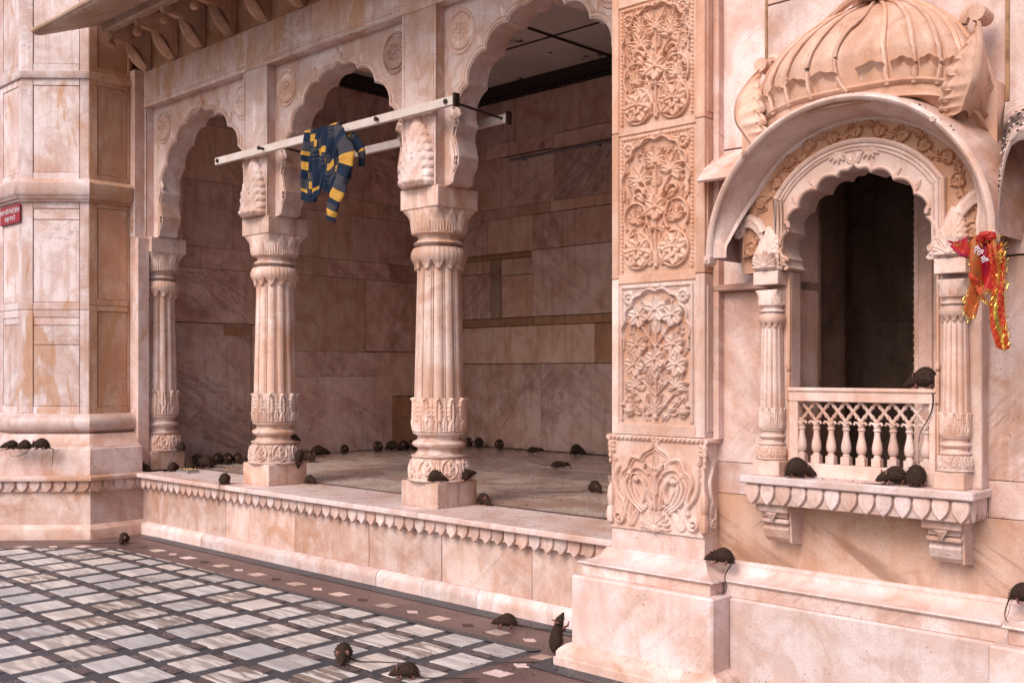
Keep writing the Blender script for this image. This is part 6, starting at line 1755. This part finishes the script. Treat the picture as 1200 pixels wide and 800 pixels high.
# second column
rat('rat perched high on the moulding of the second column base', (-7.74, 5.38, .965), D(60), 'ball', .85, 'none', seed=14)
rat('rat climbing head down on the right side of the second column plinth', (-7.635, 5.39, .82), D(-60), 'crouch', 1.0, 'none', pitch=D(-75), seed=15)
rat('dark rat on the floor against the right side of the second column plinth', (-7.56, 5.44, LZ2), D(20), 'ball', .85, 'none', seed=16)
rat('rat behind the second column looking right along the wall', (-9.86, 7.22, LZ2), RT+.3, 'crouch', 1.45, 'none', seed=17)
rat('rat hunched behind the second column with tail hanging towards the viewer', (-9.40, 6.72, LZ2), TOW+.9, 'crouch', 1.4, 'back', seed=18)
rat('single rat sitting up against the hall wall between the columns', (-10.05, 7.72, LZ2), TOW, 'ball', 1.15, 'none', seed=19)
for k, (x, y) in enumerate([(-9.98, 8.18), (-9.94, 8.40), (-9.91, 8.53), (-9.88, 8.66), (-9.88, 8.78)]):
    rat(['first rat left of the largest column, apart from the rest against the wall', 'second rat from the left in the row ending at the largest column', 'third rat from the left in the row ending at the largest column', 'fourth rat from the left in the row ending at the largest column', 'rat partly hidden by the largest column at the end of the row'][k], (x, y, LZ2), [TOW, .6, -1.2, TOW+.3, 1.0][k], ['ball', 'crouch'][k % 2], 1.35, 'none', seed=40+k, group='rats along the far end of the left hall wall')
# third column
rat('brown rat resting on the front corner of the largest column plinth', (-5.565, 5.115, .786), RT-.1, 'ball', 1.05, 'none', seed=50)
rat('rat clinging beside the base of the largest column on its right', (-5.475, 5.36, .80), D(70), 'ball', .9, 'none', pitch=D(30), seed=51)
rat('dark rat on the ledge at the right foot of the largest column', (-5.43, 5.47, LZ2), D(-10), 'crouch', .95, 'none', seed=52)
# hall floor at right
rat('dark rat at the back wall just right of the largest column', (-9.73, 9.50, LZ2), TOW, 'crouch', 1.35, 'none', seed=53)
rat('second dark rat at the back wall right of the largest column', (-9.56, 9.52, LZ2), 2.4, 'ball', 1.4, 'none', seed=54)
rat('lone rat sitting against the back wall beside the crack in the marble', (-9.15, 9.48, LZ2), TOW, 'ball', 1.35, tailpts=[(-9.05, 9.55, .61), (-8.85, 9.55, .605), (-8.6, 9.56, .605)], seed=55)
rat('slim rat walking right by the back wall with arched tail', (-8.33, 9.26, LZ2), RT-.3, 'walk', 1.05, 'up', seed=56)
rat('slim rat walking right across the middle of the hall floor', (-6.87, 8.02, LZ2), RT-.25, 'walk', 1.02, tailpts=[(-7.02, 7.91, .64), (-7.12, 7.85, .68), (-7.26, 7.78, .74)], seed=57)
rat('round rat against the back wall at the right, near the carved pillar', (-7.87, 9.49, LZ2), RT-.2, 'ball', 1.35, 'none', seed=58)
rat('rat on the hall floor near the carved pillar, tail laid out left', (-5.33, 6.66, LZ2), TOW+.6, 'ball', 1.05, tailpts=[(-5.44, 6.58, .606), (-5.55, 6.47, .604), (-5.66, 6.38, .604), (-5.70, 6.37, .61)], seed=59)
# pillar and window
rat('rat on the stepped base of the carved pillar by the wall, tail curled below', (-2.78, 4.47, .638), D(190), 'crouch', .90, tailpts=[(-2.72, 4.41, .60), (-2.70, 4.39, .55), (-2.715, 4.385, .51), (-2.755, 4.385, .525)], seed=60)
rat('round grey brown rat on the window ledge beside the left column', (-2.345, 4.445, 1.101), RT-.15, 'ball', 1.0, 'none', seed=61)
rat('left of the two rats side by side on the window ledge, head down', (-1.90, 4.45, 1.101), LF+.1, 'crouch', .88, tailpts=[(-1.88, 4.41, 1.106), (-1.95, 4.395, 1.104), (-2.02, 4.40, 1.104)], seed=62)
rat('right of the two rats side by side on the window ledge, seen from behind', (-1.80, 4.465, 1.101), D(100), 'ball', .98, 'none', seed=63)
rat('rat sitting on the balustrade rail with its tail hanging over the balusters', (-1.80, 4.535, 1.52), D(190), 'ball', 1.02, tailpts=[(-1.745, 4.50, 1.535), (-1.74, 4.49, 1.46), (-1.755, 4.488, 1.40), (-1.79, 4.488, 1.34), (-1.80, 4.488, 1.29)], seed=64)
rat('dark rat on the plinth top at the right edge of the picture', (-1.36, 4.50, .655), D(10), 'crouch', .92, tailpts=[(-1.43, 4.47, .65), (-1.43, 4.44, .60), (-1.40, 4.43, .57)], seed=65)

# ================================================================== FOOD TRAY, GRAIN, DROPPINGS
tr = thing('food_tray', (-9.30, 5.22, LZ), 'small flat metal tray heaped with grain on the ledge by the huddle of rats', 'tray')
MB().box(-9.40, -9.20, 5.16, 5.30, LZ+.001, LZ+.022, b=.006).obj('tray', 'steel', tr)
m = MB()
for k in range(60): m.ball((float(rng.uniform(-9.39, -9.21)), float(rng.uniform(5.17, 5.29)), LZ+.026+float(rng.uniform(0, .008))), .008, 5)
tag(m.obj('grain', 'crumb', tr), kind='stuff')
def scatter(n, fn, mat, r0, r1, nm):
    m = MB()
    for _ in range(n):
        x, y, z = fn(); r = float(rng.uniform(r0, r1)); a = float(rng.uniform(0, PI)); ca, sa = math.cos(a)*r*1.8, math.sin(a)*r*1.8
        m.add([(x-ca, y-sa, z), (x+sa*.5, y-ca*.5, z+r), (x+ca, y+sa, z), (x-sa*.5, y+ca*.5, z+r*.9), (x, y, z+r*1.3)], [(0, 1, 4), (1, 2, 4), (2, 3, 4), (3, 0, 4)])
    return tag(m.obj(nm, mat), None, None, None, 'stuff')
U = lambda a, b_: float(rng.uniform(a, b_))
scatter(260, lambda: (U(-9.9, -8.6), U(5.6, 6.9), LZ), 'crumb', .003, .007, 'grain_on_floor')
scatter(70, lambda: (U(-5.9, -5.2), U(5.0, 5.9), LZ), 'crumb', .002, .0045, 'grain_on_floor')
scatter(900, lambda: (U(-10, -4.2), 5.5+4.1*U(0, 1)**1.3, LZ), 'drop', .003, .007, 'droppings_in_hall')
scatter(260, lambda: (U(-9.5, -3.7), U(4.86, 5.5), LZ+.001), 'drop', .002, .0045, 'droppings_on_ledge')
scatter(520, lambda: (U(-8.5, -3.6), 4.85-U(0, 1)**1.5*2.0, .006), 'drop', .002, .0045, 'droppings_on_floor')
scatter(60, lambda: (U(-4.2, -3.6), U(3.9, 4.7), .009), 'drop', .003, .006, 'droppings_on_floor')
scatter(14, lambda: (U(-2.5, -2.0), U(4.39, 4.46), 1.101), 'drop', .003, .005, 'droppings_on_window_ledge')
print('objects', len(bpy.data.objects), 'tiles', ntile)
